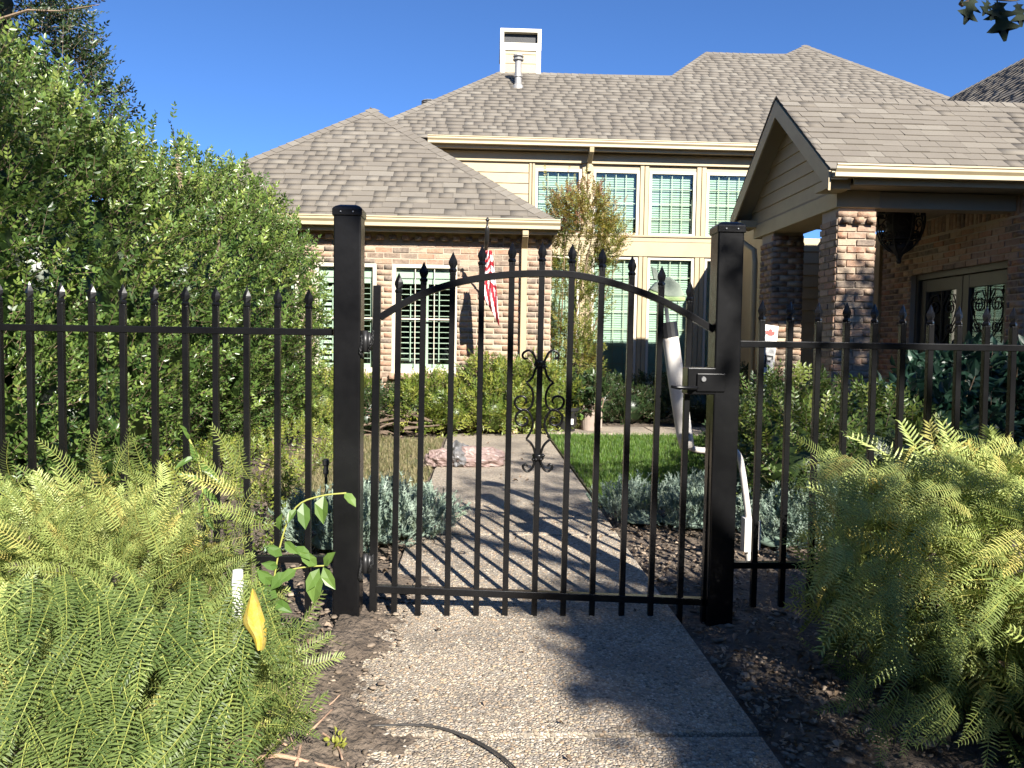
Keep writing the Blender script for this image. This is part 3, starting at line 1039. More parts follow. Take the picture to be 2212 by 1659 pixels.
# trim boards round the windows
tr = MB()
for i, (a, b) in enumerate(cols):
    for (z0, z1) in ((U0, U1), (L0, L1)):
        pass
for i in range(1, len(edges) - 1, 2):
    pass
gaps = [(.785, .903)] + [(cols[i][1], cols[i + 1][0]) for i in range(3)] + [(cols[3][1], 4.93)]
for (a, b) in gaps:
    m_ = (a + b) / 2
    MB().box(a + .012, m_ - .006, MY - .032, MY - .002, L0 - .1, 4.20).build('trim_board', M['cream_paint'], house, bevel=.004)
    MB().box(m_ + .006, b - .012, MY - .030, MY - .002, L0 - .1, 4.20).build('trim_board', M['cream_paint'], house, bevel=.004)
for (z0, z1) in ((L1 + .012, L1 + .10), (U0 - .10, U0 - .012)):
    MB().box(.785, 4.93, MY - .045, MY - .034, z0, z1).build('trim_board', M['cream_paint'], house)
MB().box(.785, 4.93, MY - .036, MY - .0335, L1 + .10, U0 - .10).build('trim_board', M['cream_paint'], house)
MB().box(mx0, 5.1, MY - .06, MY - .036, 4.20, 4.36).build('frieze_board', M['cream_paint'], house)
MB().box(.78, 5.04, MY - .07, MY - .046, U0 - .022, U0 + .008).build('trim_board', M['cream_paint'], house)
for (a, b) in cols:
    for (z0, z1, nr) in ((U0, U1, 4), (L0, L1, 7)):
        t = .045
        f = MB().box(a, a + t, MY - .015, MY + .06, z0, z1).box(b - t, b, MY - .015, MY + .06, z0, z1)
        f.box(a + t, b - t, MY - .013, MY + .058, z1 - t, z1).box(a + t, b - t, MY - .013, MY + .058, z0, z0 + t)
        w = f.build('window', M['white_frame'], house)
        MB().box(a + t, b - t, MY + .02, MY + .025, z0 + t, z1 - t).build('pane', M['glass'], w)
        mu = MB()
        for k in range(1, 4):
            xx = a + t + (b - a - 2 * t) * k / 4
            mu.box(xx - .007, xx + .007, MY + .027, MY + .033, z0 + t, z1 - t)
        for k in range(1, nr):
            zz = z0 + t + (z1 - z0 - 2 * t) * k / nr
            mu.box(a + t, b - t, MY + .0275, MY + .0325, zz - .007, zz + .007)
        mu.build('muntin', M['white_frame'], w)
        bl = MB()
        z = z0 + t + .02
        while z < z1 - t - .01:
            bl.obox(((a + b) / 2, MY + .085, z), ((b - a) / 2 - t - .02, 0, 0), (0, .010, .0225), (0, -.0012, .0006))
            z += .0405
        bl.box(a + t + .02, b - t - .02, MY + .07, MY + .11, z1 - t - .05, z1 - t - .004)
        bl.build('blind', M['blind'], w)

# main roof: one large slope facing the garden
P0 = Vector((0, 13.0, GE + .02))
nM = Vector((0, -SL, 1)).normalized()
op = lambda px, py: on_plane(px, py, P0, nM)
r1a, r1b, r2a, r2b, pk, rr_ = op(1080, 156), op(1445, 160), op(1525, 114), op(1692, 115), op(1740, 99), op(2052, 212)
for q, z in ((r1b, r1a.z), (r2b, r2a.z)):
    q.z = z; q.y = P0.y + (z - P0.z) / SL
eL = Vector((r1a.x - (r1a.y - P0.y), P0.y, P0.z))
eR = Vector((rr_.x + 2.4, P0.y, P0.z))
hipR = pk + (rr_ - pk) * ((P0.z - pk.z) / (rr_.z - pk.z))
mr_ = MB()
poly = [eL, hipR, pk, r2b, r2a, r1b, r1a]
mr_.prism([p - Vector((0, 0, .004)) for p in poly], th)
bk = lambda p: Vector((p.x, p.y + (p.y - P0.y) * .9, P0.z + .3))
# slopes falling away behind the ridges
mr_.prism([r1a, Vector((eL.x, P0.y + 6, P0.z)), eL + Vector((0, 0, -.004))], th)
mr_.prism([r1b, r1a, bk(r1a), bk(r1b)], th).prism([r2b, r2a, bk(r2a), bk(r2b)], th)
mr_.prism([r1b, bk(r1b), Vector((r2a.x, r2a.y + 1, r2a.z)), r2a], th)
mr_.prism([pk, r2b, bk(r2b), Vector((pk.x, pk.y + 2.5, P0.z + 1))], th)
mr_.prism([hipR, Vector((hipR.x, P0.y + 8, P0.z)), pk], th)
mroof = mr_.build('roof', M['underlay'], house)
sM = Vector((0, 1, SL)).normalized()
prof = [(p.x, (p.y - P0.y) / sM.y) for p in (eL, r1a, r1b, r2a, r2b, pk, hipR)]


def m_range(b):
    """x-range of the main slope at slope distance b."""
    def cross(p, q):
        return p[0] + (q[0] - p[0]) * (b - p[1]) / (q[1] - p[1])
    hi = cross(prof[5], prof[6]) if b < prof[5][1] else prof[5][0]
    if b < prof[1][1]: lo = cross(prof[0], prof[1])
    elif b < prof[3][1]: lo = cross(prof[2], prof[3])
    elif b < prof[5][1]: lo = cross(prof[4], prof[5])
    else: lo = hi
    return lo, hi


lay_shingles((0, P0.y - .03, P0.z - .022), (1, 0, 0), sM, nM, m_range, int(prof[5][1] / .143) + 1, mroof)
hip_caps(eL, r1a, mroof, nM, nL); hip_caps(r1b, r2a, mroof, nM, nL, .1); hip_caps(r2b, pk, mroof, nM, nL, .1)
hip_caps(hipR, pk, mroof, nM, nR)
nB = Vector((0, SL, 1)).normalized()
hip_caps(r1a, r1b, mroof, nM, nB); hip_caps(r2a, r2b, mroof, nM, nB)
gx0 = at(924, 300, Y=12.9).x
gutter(gx0, 5.9, P0.y - .13, P0.z + .01)
MB().box(gx0 + .05, 5.9, P0.y + .005, P0.y + .03, P0.z - .16, P0.z - .03).build('fascia', M['cream_paint'], house)
MB().box(mx0, 5.9, P0.y + .03, MY - .06, P0.z - .135, P0.z - .12).build('soffit_board', M['soffit'], house)
# short downspout from the upper gutter
dx = at(1275, 350, Y=13.1).x
MB().bar((dx, 12.93, 4.41), (dx, 12.95, 4.33), .075, .055, up=(0, 1, 0)).bar((dx, 12.94, 4.36), (dx, 13.19, 4.2), .075, .055).bar((dx, 13.19, 4.23), (dx, 13.19, 4.06), .075, .055, up=(0, 1, 0)).build('downspout', M['cream_paint'], house, bevel=.005)

# chimney on the ridge
CY = r1a.y - .05
cA, cB = at(1081, 60, Y=CY), at(1170, 60, Y=CY)
cz0 = r1a.z - .6
cx0, cx1, cz1 = cA.x, cB.x, cA.z
chd = .75
oz0, oz1 = at(1120, 92, Y=CY).z, at(1120, 69, Y=CY).z
ch = MB()
ch.box(cx0 + .03, cx1 - .03, CY + .03, CY + chd, cz0, oz0 - .1)
chm = ch.build('chimney', M['cream_paint'], mroof)
fr = MB()
w = .075
fr.box(cx0, cx0 + w, CY, CY + chd + .03, oz0, oz1).box(cx1 - w, cx1, CY, CY + chd + .03, oz0, oz1)
fr.box(cx0, cx1, CY, CY + chd + .03, oz1, cz1)
fr.box(cx0, cx1, CY, CY + .07, oz0 - .15, oz0).box(cx0, cx1, CY + chd - .04, CY + chd + .03, oz0 - .15, oz0)
fr.box(cx0, cx0 + .07, CY + .07, CY + chd - .04, oz0 - .15, oz0 - .002).box(cx1 - .07, cx1, CY + .07, CY + chd - .04, oz0 - .15, oz0 - .002)
fr.build('chimney_cap', M['white_frame'], mroof, bevel=.004)
MB().box(cx0 + .08, cx1 - .08, CY + .10, CY + chd - .05, oz0 - .12, oz1 - .004).build('flue_shade_box', M['iron'], mroof)  # dark box fills the cap opening, standing in for its inner shade
for (a, b) in ((cx0 + .005, cx0 + .10), (cx1 - .10, cx1 - .005)):
    MB().box(a, b, CY + .008, CY + .028, cz0, oz0 - .152).build('trim_board', M['white_frame'], mroof)
z = cz0 + .05
while z < oz0 - .2:
    zt = min(z + .185, oz0 - .153)
    MB().add([(cx0 + .10, CY + .029, z), (cx1 - .10, CY + .029, z), (cx0 + .10, CY + .029, zt), (cx1 - .10, CY + .029, zt),
              (cx0 + .10, CY + .012, z), (cx1 - .10, CY + .012, z), (cx0 + .10, CY + .024, zt), (cx1 - .10, CY + .024, zt)], BOXF).build('siding_board', M['cream_paint'], mroof)
    z += .18


def vent(px, pyb, pyt, Y, r):
    a, b = at(px, pyb, Y=Y), at(px, pyt, Y=Y)
    v = MB()
    h = b.z - a.z
    v.lathe((a.x, Y, a.z - .12), [(r * 1.9, 0), (r * 1.6, .10), (r * 1.05, .14), (r, .2), (r, h * .42), (r * 1.25, h * .43), (r * 1.25, h * .46), (r, h * .47), (r, h * .92),
                                  (r * 1.55, h * .93), (r * 1.6, h * .97), (r * 1.1, h), (r * 1.1, h * 1.03), (r * 1.6, h * 1.04), (r * 1.5, h * 1.08), (r * .4, h * 1.12)], 14)
    return v.build('vent_pipe', M['galvanised'], mroof, smooth=False)


vp_ = op(1119, 186)
vent(1119, 184, 112, vp_.y, .065)
v2 = Vector(op(960, 205)); vent(928, 245, 208, v2.y + .3, .10)

# ---------------- right wing roof seen edge-on beyond the porch ridge
rp = at(2130, 171, X=8.6)
RZ = rp.z
f0 = at(2058, 206, X=8.6)
zlow = RZ - SL * (8.6 - 5.2)
rw = MB()
rw.prism([(5.2, 8.7, zlow), (5.2, f0.y, zlow), (8.6, f0.y, RZ), (8.6, 8.7, RZ)], (0, 0, -.03))
rw.prism([(8.6, 8.7, RZ), (8.6, f0.y, RZ), (11.5, f0.y, RZ - SL * 2.9), (11.5, 8.7, RZ - SL * 2.9)], (0, 0, -.03))
rroof = rw.build('roof', M['underlay'], house)
sL = Vector((1, 0, SL)).normalized()
Lr = math.hypot(3.4, SL * 3.4)
lay_shingles((5.2, 0, zlow + .002), (0, 1, 0), sL, nL, lambda b: (8.7, f0.y), int(Lr / .143), rroof, wid=(.25, .5))
hip_caps((8.6, 8.7, RZ), (8.6, f0.y, RZ), rroof, nL, nR)

# ---------------- porch: two brick columns under a gable that faces the path
QX = 3.64
GY0, GYM, GY1 = 7.44, 8.87, 10.36
PZ0, PZM = 2.86, 3.985
px0 = 3.40
pr_ = MB()
pS = (PZM - PZ0) / (GYM - GY0)
nPF = Vector((0, -pS, 1)).normalized(); nPB = Vector((0, pS, 1)).normalized()
xR = 9.0
pr_.prism([(px0, GY0, PZ0 - .004), (xR, GY0, PZ0 - .004), (xR, GYM, PZM - .004), (px0, GYM, PZM - .004)], (0, 0, -.025))
pr_.prism([(px0, GYM, PZM - .004), (xR, GYM, PZM - .004), (xR, GY1, PZ0 - .004), (px0, GY1, PZ0 - .004)], (0, 0, -.025))
proof = pr_.build('roof', M['underlay'], house)
sP = Vector((0, 1, pS)).normalized()
Lp = math.hypot(GYM - GY0, PZM - PZ0)
lay_shingles((0, GY0 - .03, PZ0 - .022), (1, 0, 0), sP, nPF, lambda b: (px0 - .02, 6.9), int(Lp / .143) + 1, proof, wid=(.26, .40))
sPB = Vector((0, -1, pS)).normalized()
lay_shingles((0, GY1 + .03, PZ0 - .022), (1, 0, 0), sPB, nPB, lambda b: (px0 - .02, 6.9), int(Lp / .143) + 1, proof, wid=(.26, .40))
hip_caps((px0 - .02, GYM, PZM), (6.9, GYM, PZM), proof, nPF, nPB, .12)
gutter(px0 + .01, 6.9, GY0 - .13, PZ0 + .012)
# rake boards (barge) both sides of the gable and soffit under them
for (ya, yb) in ((GY0 - .02, GYM), (GY1 + .02, GYM)):
    dz = Vector((0, 0, -.19))
    a = Vector((px0 - .025, ya, PZ0 - .035)); b = Vector((px0 - .025, yb, PZM - .035))
    MB().prism([a, b, b + dz, a + dz], (.022, 0, 0)).build('rake_board', M['cream_paint'], house)
    a = Vector((px0, ya, PZ0 - .075)); b = Vector((px0, yb, PZM - .075))
    MB().prism([a, b, b + Vector((0, 0, -.015)), a + Vector((0, 0, -.015))], (QX - px0 + .02, 0, 0)).build('soffit_board', M['soffit'], house)
# boxed eave returns
MB().box(px0, QX, GY0 + .07, GY0 + .34, PZ0 - .19, PZ0 - .10).build('eave_return', M['cream_paint'], house)
MB().box(px0, QX, GY1 - .34, GY1, PZ0 - .19, PZ0 - .10).build('eave_return', M['cream_paint'], house)
MB().box(QX, 6.9, GY0, GY0 + .022, PZ0 - .16, PZ0 - .03).build('fascia', M['cream_paint'], house)
# beam and gable boards
BZ0, BZ1 = 2.51, 2.70
MB().box(QX - .03, QX + .42, 7.73, 10.12, BZ0 + .02, BZ1).build('beam', M['cream_paint'], house, bevel=.006)
MB().box(QX + .42, 6.5, 7.73, 7.93, BZ0 + .02, BZ1 - .01).build('beam', M['soffit'], house)
MB().box(QX - .02, 6.5, 7.50, 10.3, BZ1 + .004, BZ1 + .02).build('porch_ceiling', M['soffit'], house)
z = BZ1 + .022
while z < PZM - .2:
    zt = min(z + .155, PZM - .12)
    def yr(zz): return (GY0 + (zz + .06 - PZ0) / pS, GY1 - (zz + .06 - PZ0) / ((PZM - PZ0) / (GY1 - GYM)))
    a0, a1 = yr(max(z, PZ0 - .15)); b0, b1 = yr(zt)
    a0, a1 = max(a0, GY0 + .1), min(a1, GY1 - .1)
    MB().add([(QX + .02, a0, z), (QX + .02, a1, z), (QX + .02, b0, zt), (QX + .02, b1, zt), (QX - .022, a0, z), (QX - .022, a1, z), (QX - .006, b0, zt), (QX - .006, b1, zt)], BOXF).build('siding_board', M['cream_paint'], house)
    z += .157


def column(x0, y0, w=.395):
    mb = MB().box(x0 + .008, x0 + w - .008, y0 + .008, y0 + w - .008, -.05, BZ0 + .02)
    o = mb.build('column', M['mortar'], house)
    lay_bricks((x0, y0, 0), (1, 0, 0), (0, -1, 0), w, 0, 2.50, o, mod=(.2, .0715))
    lay_bricks((x0, y0 + w, 0), (0, -1, 0), (-1, 0, 0), w, 0, 2.42, o, mod=(.2, .0715), stagger=.3)
    lay_bricks((x0 + w, y0, 0), (0, 1, 0), (1, 0, 0), w, 0, 2.42, o, mod=(.2, .0715), stagger=.2)
    for k in range(3):
        bricks.add(k, np.diag([.07, .1, .055]), np.array([x0 + .07 + k * .13, y0 - .02, 2.40]), random.random(), o)
    return o


column(QX, 7.75); column(QX, 9.5)
MB().box(3.55, 6.9, 7.65, 11.15, -.08, .085).build('porch_floor', M['concrete'], house, bevel=.01)
# porch downspout at the far column
MB().tube([(px0 + .06, GY1 + .05, PZ0 - .12), (px0 + .06, GY1 + .05, PZ0 - .26), (QX - .07, 9.96, 2.36), (QX - .06, 9.95, 2.2), (QX - .06, 9.95, .1)], .038, 8).build('downspout', M['cream_paint'], house, smooth=True)

# door wall (faces the path), siding beyond it
DX = 5.5
DY0, DY1, DZ = 7.82, 9.62, 2.06
dw = MB()
dw.box(DX, DX + .25, 7.55, DY0, -.05, BZ1).box(DX, DX + .25, DY1, 10.33, -.05, BZ1).box(DX, DX + .25, DY0, DY1, DZ, BZ1)
dwall = dw.build('brick_wall', M['mortar'], house)
lay_bricks((DX, 10.33, 0), (0, -1, 0), (-1, 0, 0), 10.33 - 7.55, .09, 2.47, dwall, [(10.33 - DY1, 10.33 - DY0, 0, DZ)])
a = 0.04
while a < 10.33 - 7.55 - .05:     # soldier course at the top
    bricks.add(random.randrange(6), np.stack([np.array([0, -.062, 0]), np.array([.07, 0, 0]), np.array([0, 0, .2])], 1) * 1.0, np.array([DX + .028, 10.33 - a, 2.59]), random.random(), dwall)
    a += .0735
MB().box(DX, 7.5, 7.42, 7.54, -.05, BZ1).build('brick_wall', M['mortar'], house)
MB().box(DX - .05, DX + .1, 10.335, 10.45, .08, BZ1).build('trim_board', M['cream_paint'], house, bevel=.005)
MB().box(4.35, 5.6, 11.1, 11.2, -.05, BZ1).build('wall', M['cream_paint'], house)
MB().box(4.35, 4.45, 11.2, 13.5, -.05, 3.2).build('wall', M['cream_paint'], house)
z = .1
while z < 2.6:
    MB().add([(4.34, 11.098, z), (DX + .05, 11.098, z), (4.34, 11.098, z + .17), (DX + .05, 11.098, z + .17), (4.34, 11.076, z), (DX + .05, 11.076, z), (4.34, 11.092, z + .17), (DX + .05, 11.092, z + .17)], BOXF).build('siding_board', M['cream_paint'], house)
    z += .172
MB().box(DX - .02, DX + .1, 10.46, 11.075, .08, BZ1 - .01).build('wall', M['cream_paint'], house)

# double door with iron scrollwork
jm = MB()
jm.box(DX + .06, DX + .2, DY0, DY0 + .06, .085, DZ).box(DX + .06, DX + .2, DY1 - .06, DY1, .085, DZ).box(DX + .058, DX + .198, DY0 + .06, DY1 - .06, DZ - .09, DZ)
jm.build('door_frame', M['door_wood'], house, bevel=.004)
mid = (DY0 + DY1) / 2
for (ya, yb) in ((DY0 + .065, mid - .006), (mid + .006, DY1 - .065)):
    d = MB()
    st = .11
    d.box(DX + .10, DX + .15, ya, ya + st, .09, DZ - .095).box(DX + .10, DX + .15, yb - st, yb, .09, DZ - .095)
    d.box(DX + .102, DX + .148, ya + st, yb - st, DZ - .095 - .15, DZ - .095).box(DX + .102, DX + .148, ya + st, yb - st, .09, .5)
    dr = d.build('door', M['door_wood'], house, bevel=.003)
    MB().box(DX + .135, DX + .14, ya + st, yb - st, .5, DZ - .245).build('pane', M['door_glass'], dr)
    ir = MB()
    yc = (ya + yb) / 2
    hw = (yb - ya) / 2 - st
    for sg in (-1, 1):
        for (cz, r0, dirn) in ((1.60, .095, 1), (1.36, .07, -1), (.85, .09, 1)):
            pts = []
            for k in range(22):
                an = k / 21 * 2.6 * math.pi
                r = r0 * (1 - .75 * k / 21)
                pts.append((DX + .12, yc + sg * (hw * .5 + r * math.cos(an) * 1.0), cz + dirn * r * math.sin(an)))
            ir.tube(pts, .008, 5)
        ir.tube([(DX + .12, yc + sg * hw * .97, 1.62), (DX + .12, yc + sg * hw * .8, 1.45), (DX + .12, yc + sg * .03, 1.18), (DX + .12, yc + sg * .02, .8), (DX + .12, yc + sg * hw * .7, .55)], .008, 5)
        ir.tube([(DX + .12, yc + sg * hw * .97, 1.62), (DX + .12, yc + sg * hw * .75, 1.75), (DX + .12, yc + sg * hw * .3, 1.77), (DX + .12, yc + sg * .01, 1.62)], .008, 5)
    ir.bar((DX + .12, yc, .5), (DX + .12, yc, DZ - .25), .014, .014, up=(0, 1, 0))
    ir.build('scrollwork', M['iron'], dr)
MB().tube([(DX + .09, mid + .06, .95), (DX + .05, mid + .06, .98), (DX + .05, mid + .06, 1.2), (DX + .09, mid + .06, 1.23)], .012, 8).build('door_handle', M['iron'], house, smooth=True)
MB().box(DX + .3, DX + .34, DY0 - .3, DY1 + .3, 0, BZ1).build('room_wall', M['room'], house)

# bricks and shingles: the ones that show largest are separate, the others joined
keepb = lambda P, px, py, z: ((px > 800) & (py > 480) & (py < 900)) & ~((px > 1190) & (px < 1600))
bricks.build('brick', 'bricks', M['brick'], wing_wall, 300, keepb, levels=10)
keeps = lambda P, px, py, z: (py < 480) & ((px > 620) | (px < 500))
shingles.build('shingle', 'shingles', M['shingle'], proof, 300, keeps, levels=8)
odd_sh.build('cut_shingles', M['shingle'], wroof, kind='stuff')

# ================================================================== FENCE AND GATE
FY = 3.0          # middle plane of the ironwork
BK = M['black_paint']
fin_vs, fin_fs = [], []
prof = [(.0125, -.012, .0125), (.0125, .0, .0125), (.0155, .004, .0155), (.0155, .010, .0155), (.011, .016, .010), (.0175, .034, .009), (.0165, .043, .008), (.006, .066, .004), (.0008, .078, .0008)]
for (hx, z, hy) in prof:
    fin_vs += [(-hx, 0, z), (0, -hy, z), (hx, 0, z), (0, hy, z)]
for (i) in range(len(prof) - 1):
    for k in range(4):
        fin_fs.append((i * 4 + k, i * 4 + (k + 1) % 4, (i + 1) * 4 + (k + 1) % 4, (i + 1) * 4 + k))
fin_fs += [(3, 2, 1, 0)]
fin_me = bpy.data.meshes.new('finial')
fin_me.from_pydata(fin_vs, [], fin_fs)
fin_me.materials.append(BK)


def picket(parent, top, bot, w=.0225, finial=True):
    """Square bar from bot to top (top = tip of its spearhead)."""
    top, bot = Vector(top), Vector(bot)
    t = (top - bot).normalized()
    e = top - t * .066 if finial else top
    o = MB().bar(bot, e, w, w, up=(0, 1, 0)).build('picket', BK, parent, bevel=.002)
    if finial:
        f = bpy.data.objects.new('finial', fin_me)
        COL.objects.link(f)
        f.parent = o
        f.location = e - base_of(o)
        f.rotation_euler = (0, math.atan2(t.x, t.z), random.uniform(-.15, .15))
    return o


# left panel
fl = empty('fence_panel', at(360, 1340, Y=FY), 'black iron fence panel in front of the tall green hedge', 'fence', 'black fence panels')
lx = [-4, 63, 131, 198, 265, 333, 400, 466, 533, 600, 667]
for i, px in enumerate(lx):
    t = at(px, 613 + 17 * px / 667, Y=FY)
    picket(fl, t, (t.x + random.uniform(-.003, .003), FY, .02))
for (ya, yb) in ((703, 718), (1192, 1207)):
    a, b = at(-40, ya + 3, Y=FY), at(722, yb, Y=FY)
    MB().box(a.x, b.x - .002, FY - .0145, FY + .0145, b.z - .013, b.z + .013).build('rail', BK, fl, bevel=.002)
# right panel
fr_ = empty('fence_panel', at(1900, 1260, Y=FY), 'black iron fence panel in front of the brick porch', 'fence', 'black fence panels')
rx = [1647, 1708, 1769, 1830, 1890, 1951, 2011, 2072, 2132, 2190, 2250]
for i, px in enumerate(rx):
    t = at(px, 655 + 15 * (px - 1647) / 543, Y=FY)
    b = at(px - 20, 1275, Y=FY)
    picket(fr_, t, (b.x, FY, .035))
for (y_,) in ((743,), (1220,)):
    a, b = at(1590, y_, Y=FY), at(2300, y_ + 8, Y=FY)
    MB().box(1.012, b.x, FY - .0145, FY + .0145, a.z - .013, a.z + .013).build('rail', BK, fr_, bevel=.002)


def gate_post(x0, x1, zt, label):
    w = x1 - x0
    y0 = FY - w / 2 - .005
    t = empty('gate_post', ((x0 + x1) / 2, FY, 0), label, 'post', 'gate posts')
    MB().box(x0, x1, y0, y0 + w, -.2, zt - .03).build('post_tube', BK, t, bevel=.006)
    c = Vector(((x0 + x1) / 2, y0 + w / 2, zt - .036))
    h = w / 2
    prof = [(h + .005, 0), (h + .005, .024), (h + .003, .029), (h * .88, .037), (h * .6, .044), (h * .25, .047)]
    cap = MB().lathe(c, [(r * math.sqrt(2), z) for r, z in prof], 4, rot=math.pi / 4).build('post_cap', BK, t, bevel=.003)
    sc = MB()
    for dx in (-h * .45, h * .45):
        sc.tube([(c.x + dx, y0 - .0045, c.z + .014), (c.x + dx, y0 - .010, c.z + .014)], [.0035, .0025], 6)
    sc.build('screw', M['metal_bright'], cap)
    return t


pl = gate_post(-.562, -.459, 1.595, 'thick black square gate post at the hinge side, taller one on the left')
pr2 = gate_post(.914, 1.016, 1.562, 'thick black square gate post at the latch side beside the porch columns')

gate = empty('garden_gate', at(1160, 1345, Y=FY), 'black iron garden gate with arched top rail and scroll ornament', 'gate')
tops = [(862, 596), (916, 572), (979, 551), (1042, 536), (1107, 530), (1172, 529), (1237, 533), (1302, 542), (1366, 559), (1430, 581), (1491, 614)]
bots = [(851, 1340), (902, 1342), (965, 1345), (1028, 1348), (1090, 1350), (1153, 1352), (1215, 1354), (1277, 1356), (1341, 1358), (1403, 1361), (1466, 1364)]
for t, b in zip(tops, bots):
    picket(gate, at(*t, Y=FY), at(*b, Y=FY))
# stiles
for (t, b, w) in (((815, 617), (806, 1337), .029), ((1550, 641), (1520, 1362), .029)):
    MB().bar(at(*b, Y=FY), at(*t, Y=FY), w, w, up=(0, 1, 0)).build('stile', BK, gate, bevel=.002)
# arched rail as a bent square bar
arch = [(821, 686), (862, 661), (916, 634), (979, 613), (1042, 600), (1107, 593), (1172, 591), (1237, 594), (1302, 606), (1366, 625), (1430, 650), (1491, 683), (1543, 714)]
ap = [at(*p, Y=FY) for p in arch]
sm = []
for i in range(len(ap) - 1):
    p0, p1, p2, p3 = ap[max(i - 1, 0)], ap[i], ap[i + 1], ap[min(i + 2, len(ap) - 1)]
    for k in range(4):
        u = k / 4
        sm.append(.5 * ((2 * p1) + (p2 - p0) * u + (2 * p0 - 5 * p1 + 4 * p2 - p3) * u * u + (3 * p1 - p0 - 3 * p2 + p3) * u ** 3))
sm.append(ap[-1])
MB().tube(sm, .0185, 4).build('arched_rail', BK, gate, bevel=.002)
a, b = at(812, 1271, Y=FY), at(1524, 1299, Y=FY)
MB().bar(a, b, .029, .029, up=(0, 1, 0)).build('bottom_rail', BK, gate, bevel=.002)


def sm_curve(pts, n=5):
    P = [Vector(p) for p in pts]
    out = []
    for i in range(len(P) - 1):
        p0, p1, p2, p3 = P[max(i - 1, 0)], P[i], P[i + 1], P[min(i + 2, len(P) - 1)]
        for k in range(n):
            u = k / n
            out.append(.5 * ((2 * p1) + (p2 - p0) * u + (2 * p0 - 5 * p1 + 4 * p2 - p3) * u * u + (3 * p1 - p0 - 3 * p2 + p3) * u ** 3))
    return out + [P[-1]]


# scroll ornament round the middle picket: coordinates in a 1185 px wide detail of the picture
def orn(x, y):
    return at((1900 + x / 2.37) / 1.82278, (1250 + y / 2.37) / 1.82278, Y=FY - .012)


cx_ = 527
curves = [
    [(540, 470), (556, 430), (574, 385), (602, 330), (640, 308), (683, 326), (696, 358), (676, 384), (645, 382)],
    [(545, 440), (574, 485), (592, 545), (622, 585), (655, 605)],
    [(655, 605), (612, 650), (588, 710), (586, 770), (600, 828), (640, 862), (690, 862), (735, 838), (756, 795), (742, 752), (700, 735), (660, 748), (648, 780), (664, 805)],
    [(690, 862), (650, 862), (615, 895), (588, 950), (582, 1000), (596, 1055), (620, 1100), (640, 1135)],
    [(640, 862), (690, 868), (735, 905), (746, 955), (722, 995), (678, 1008), (640, 990), (632, 955), (650, 934), (678, 938)],
    [(640, 1135), (598, 1170), (572, 1210), (556, 1265), (545, 1310)],
    [(545, 1290), (556, 1345), (578, 1405), (618, 1436), (655, 1415), (664, 1385), (640, 1370), (620, 1390)],
]
for sg in (1, -1):
    sc = MB()
    for c in curves:
        pts = sm_curve([orn(cx_ + sg * (x - cx_) + (-(y - 900) * .028), y) for x, y in c])
        sc.tube(pts, [.0052 * (1 if i < len(pts) - 4 else .8) for i in range(len(pts))], 6, flat=1.3)
    sc.build('scroll', BK, gate, smooth=True)
for (x, y) in ((540, 432), (520, 1305)):
    p = orn(x, y); p.y = FY
    cm = MB().lathe(p - Vector((0, 0, .012)), [(.020, 0), (.024, .006), (.022, .012), (.024, .018), (.020, .025)], 8)
    for k in range(6):
        an = k * 1.05
        cm.lathe(p + Vector((math.cos(an) * .019, -.008 + math.sin(an) * .01, random.uniform(-.012, .012))), [(.003, -.008), (.008, 0), (.003, .008)], 6)
    cm.build('collar', BK, gate, smooth=True)
# hinges
for (py, hgt) in ((738, .085), (1215, .075)):
    p = at(795, py, Y=FY)
    px_ = at(790, py, Y=FY).x
    hb = MB()
    hb.tube([(px_, FY - .012, p.z - hgt / 2), (px_, FY - .012, p.z + hgt / 2)], .012, 10)
    hb.tube([(px_ + .016, FY - .012, p.z - hgt / 2.4), (px_ + .016, FY - .012, p.z + hgt / 2.4)], .0105, 10)
    hg = hb.build('hinge', M['black_plastic'], gate, smooth=True)
    MB().box(-.459, px_ - .009, FY - .02, FY - .006, p.z - hgt * .45, p.z + hgt * .3).build('hinge_plate', BK, hg, bevel=.002)
    wb = MB()
    pts = []
    for k in range(13):
        an = k / 12 * 2 * math.pi
        pts.append((-.459 + .0035 + .004 * math.sin(an * 3), FY - .035 + .03 * math.cos(an), p.z - .02 + .045 * math.sin(an)))
    wb.tube(pts, [.0045 + .0018 * random.random() for _ in pts], 6)
    wb.tube([(px_ + .012, FY - .02, p.z - hgt / 2), (px_ + .028, FY - .022, p.z), (px_ + .03, FY - .02, p.z + hgt / 2)], [.006, .008, .006], 6)
    wb.build('weld_bead', M['weld'], hg, smooth=True)
# latch box with lever
l0, l1 = at(1484, 852, Y=FY - .05), at(1566, 795, Y=FY - .05)
lb = MB().box(l0.x, l1.x - .02, FY - .055, FY + .03, l0.z, l1.z).build('latch_box', BK, gate, bevel=.004)
MB().box(l0.x + .035, l1.x, FY - .063, FY - .0555, l0.z + .012, l1.z - .022).build('latch_plate', BK, lb, bevel=.003)
MB().tube([(l0.x + .06, FY - .064, (l0.z + l1.z) / 2 + .008), (l0.x + .06, FY - .069, (l0.z + l1.z) / 2 + .008)], [.011, .009], 12).build('lock_cylinder', M['metal_bright'], lb, smooth=False)
h0, h1 = at(1500, 838, Y=FY - .06), at(1449, 837, Y=FY - .075)
MB().tube([(h0.x + .02, FY - .05, h0.z + .004), (h0.x, FY - .078, h0.z), (h1.x + .025, FY - .08, h1.z), (h1.x, FY - .078, h1.z + .004)], [.006, .008, .0075, .005], 8, flat=.7).build('lever_handle', BK, lb, smooth=True)

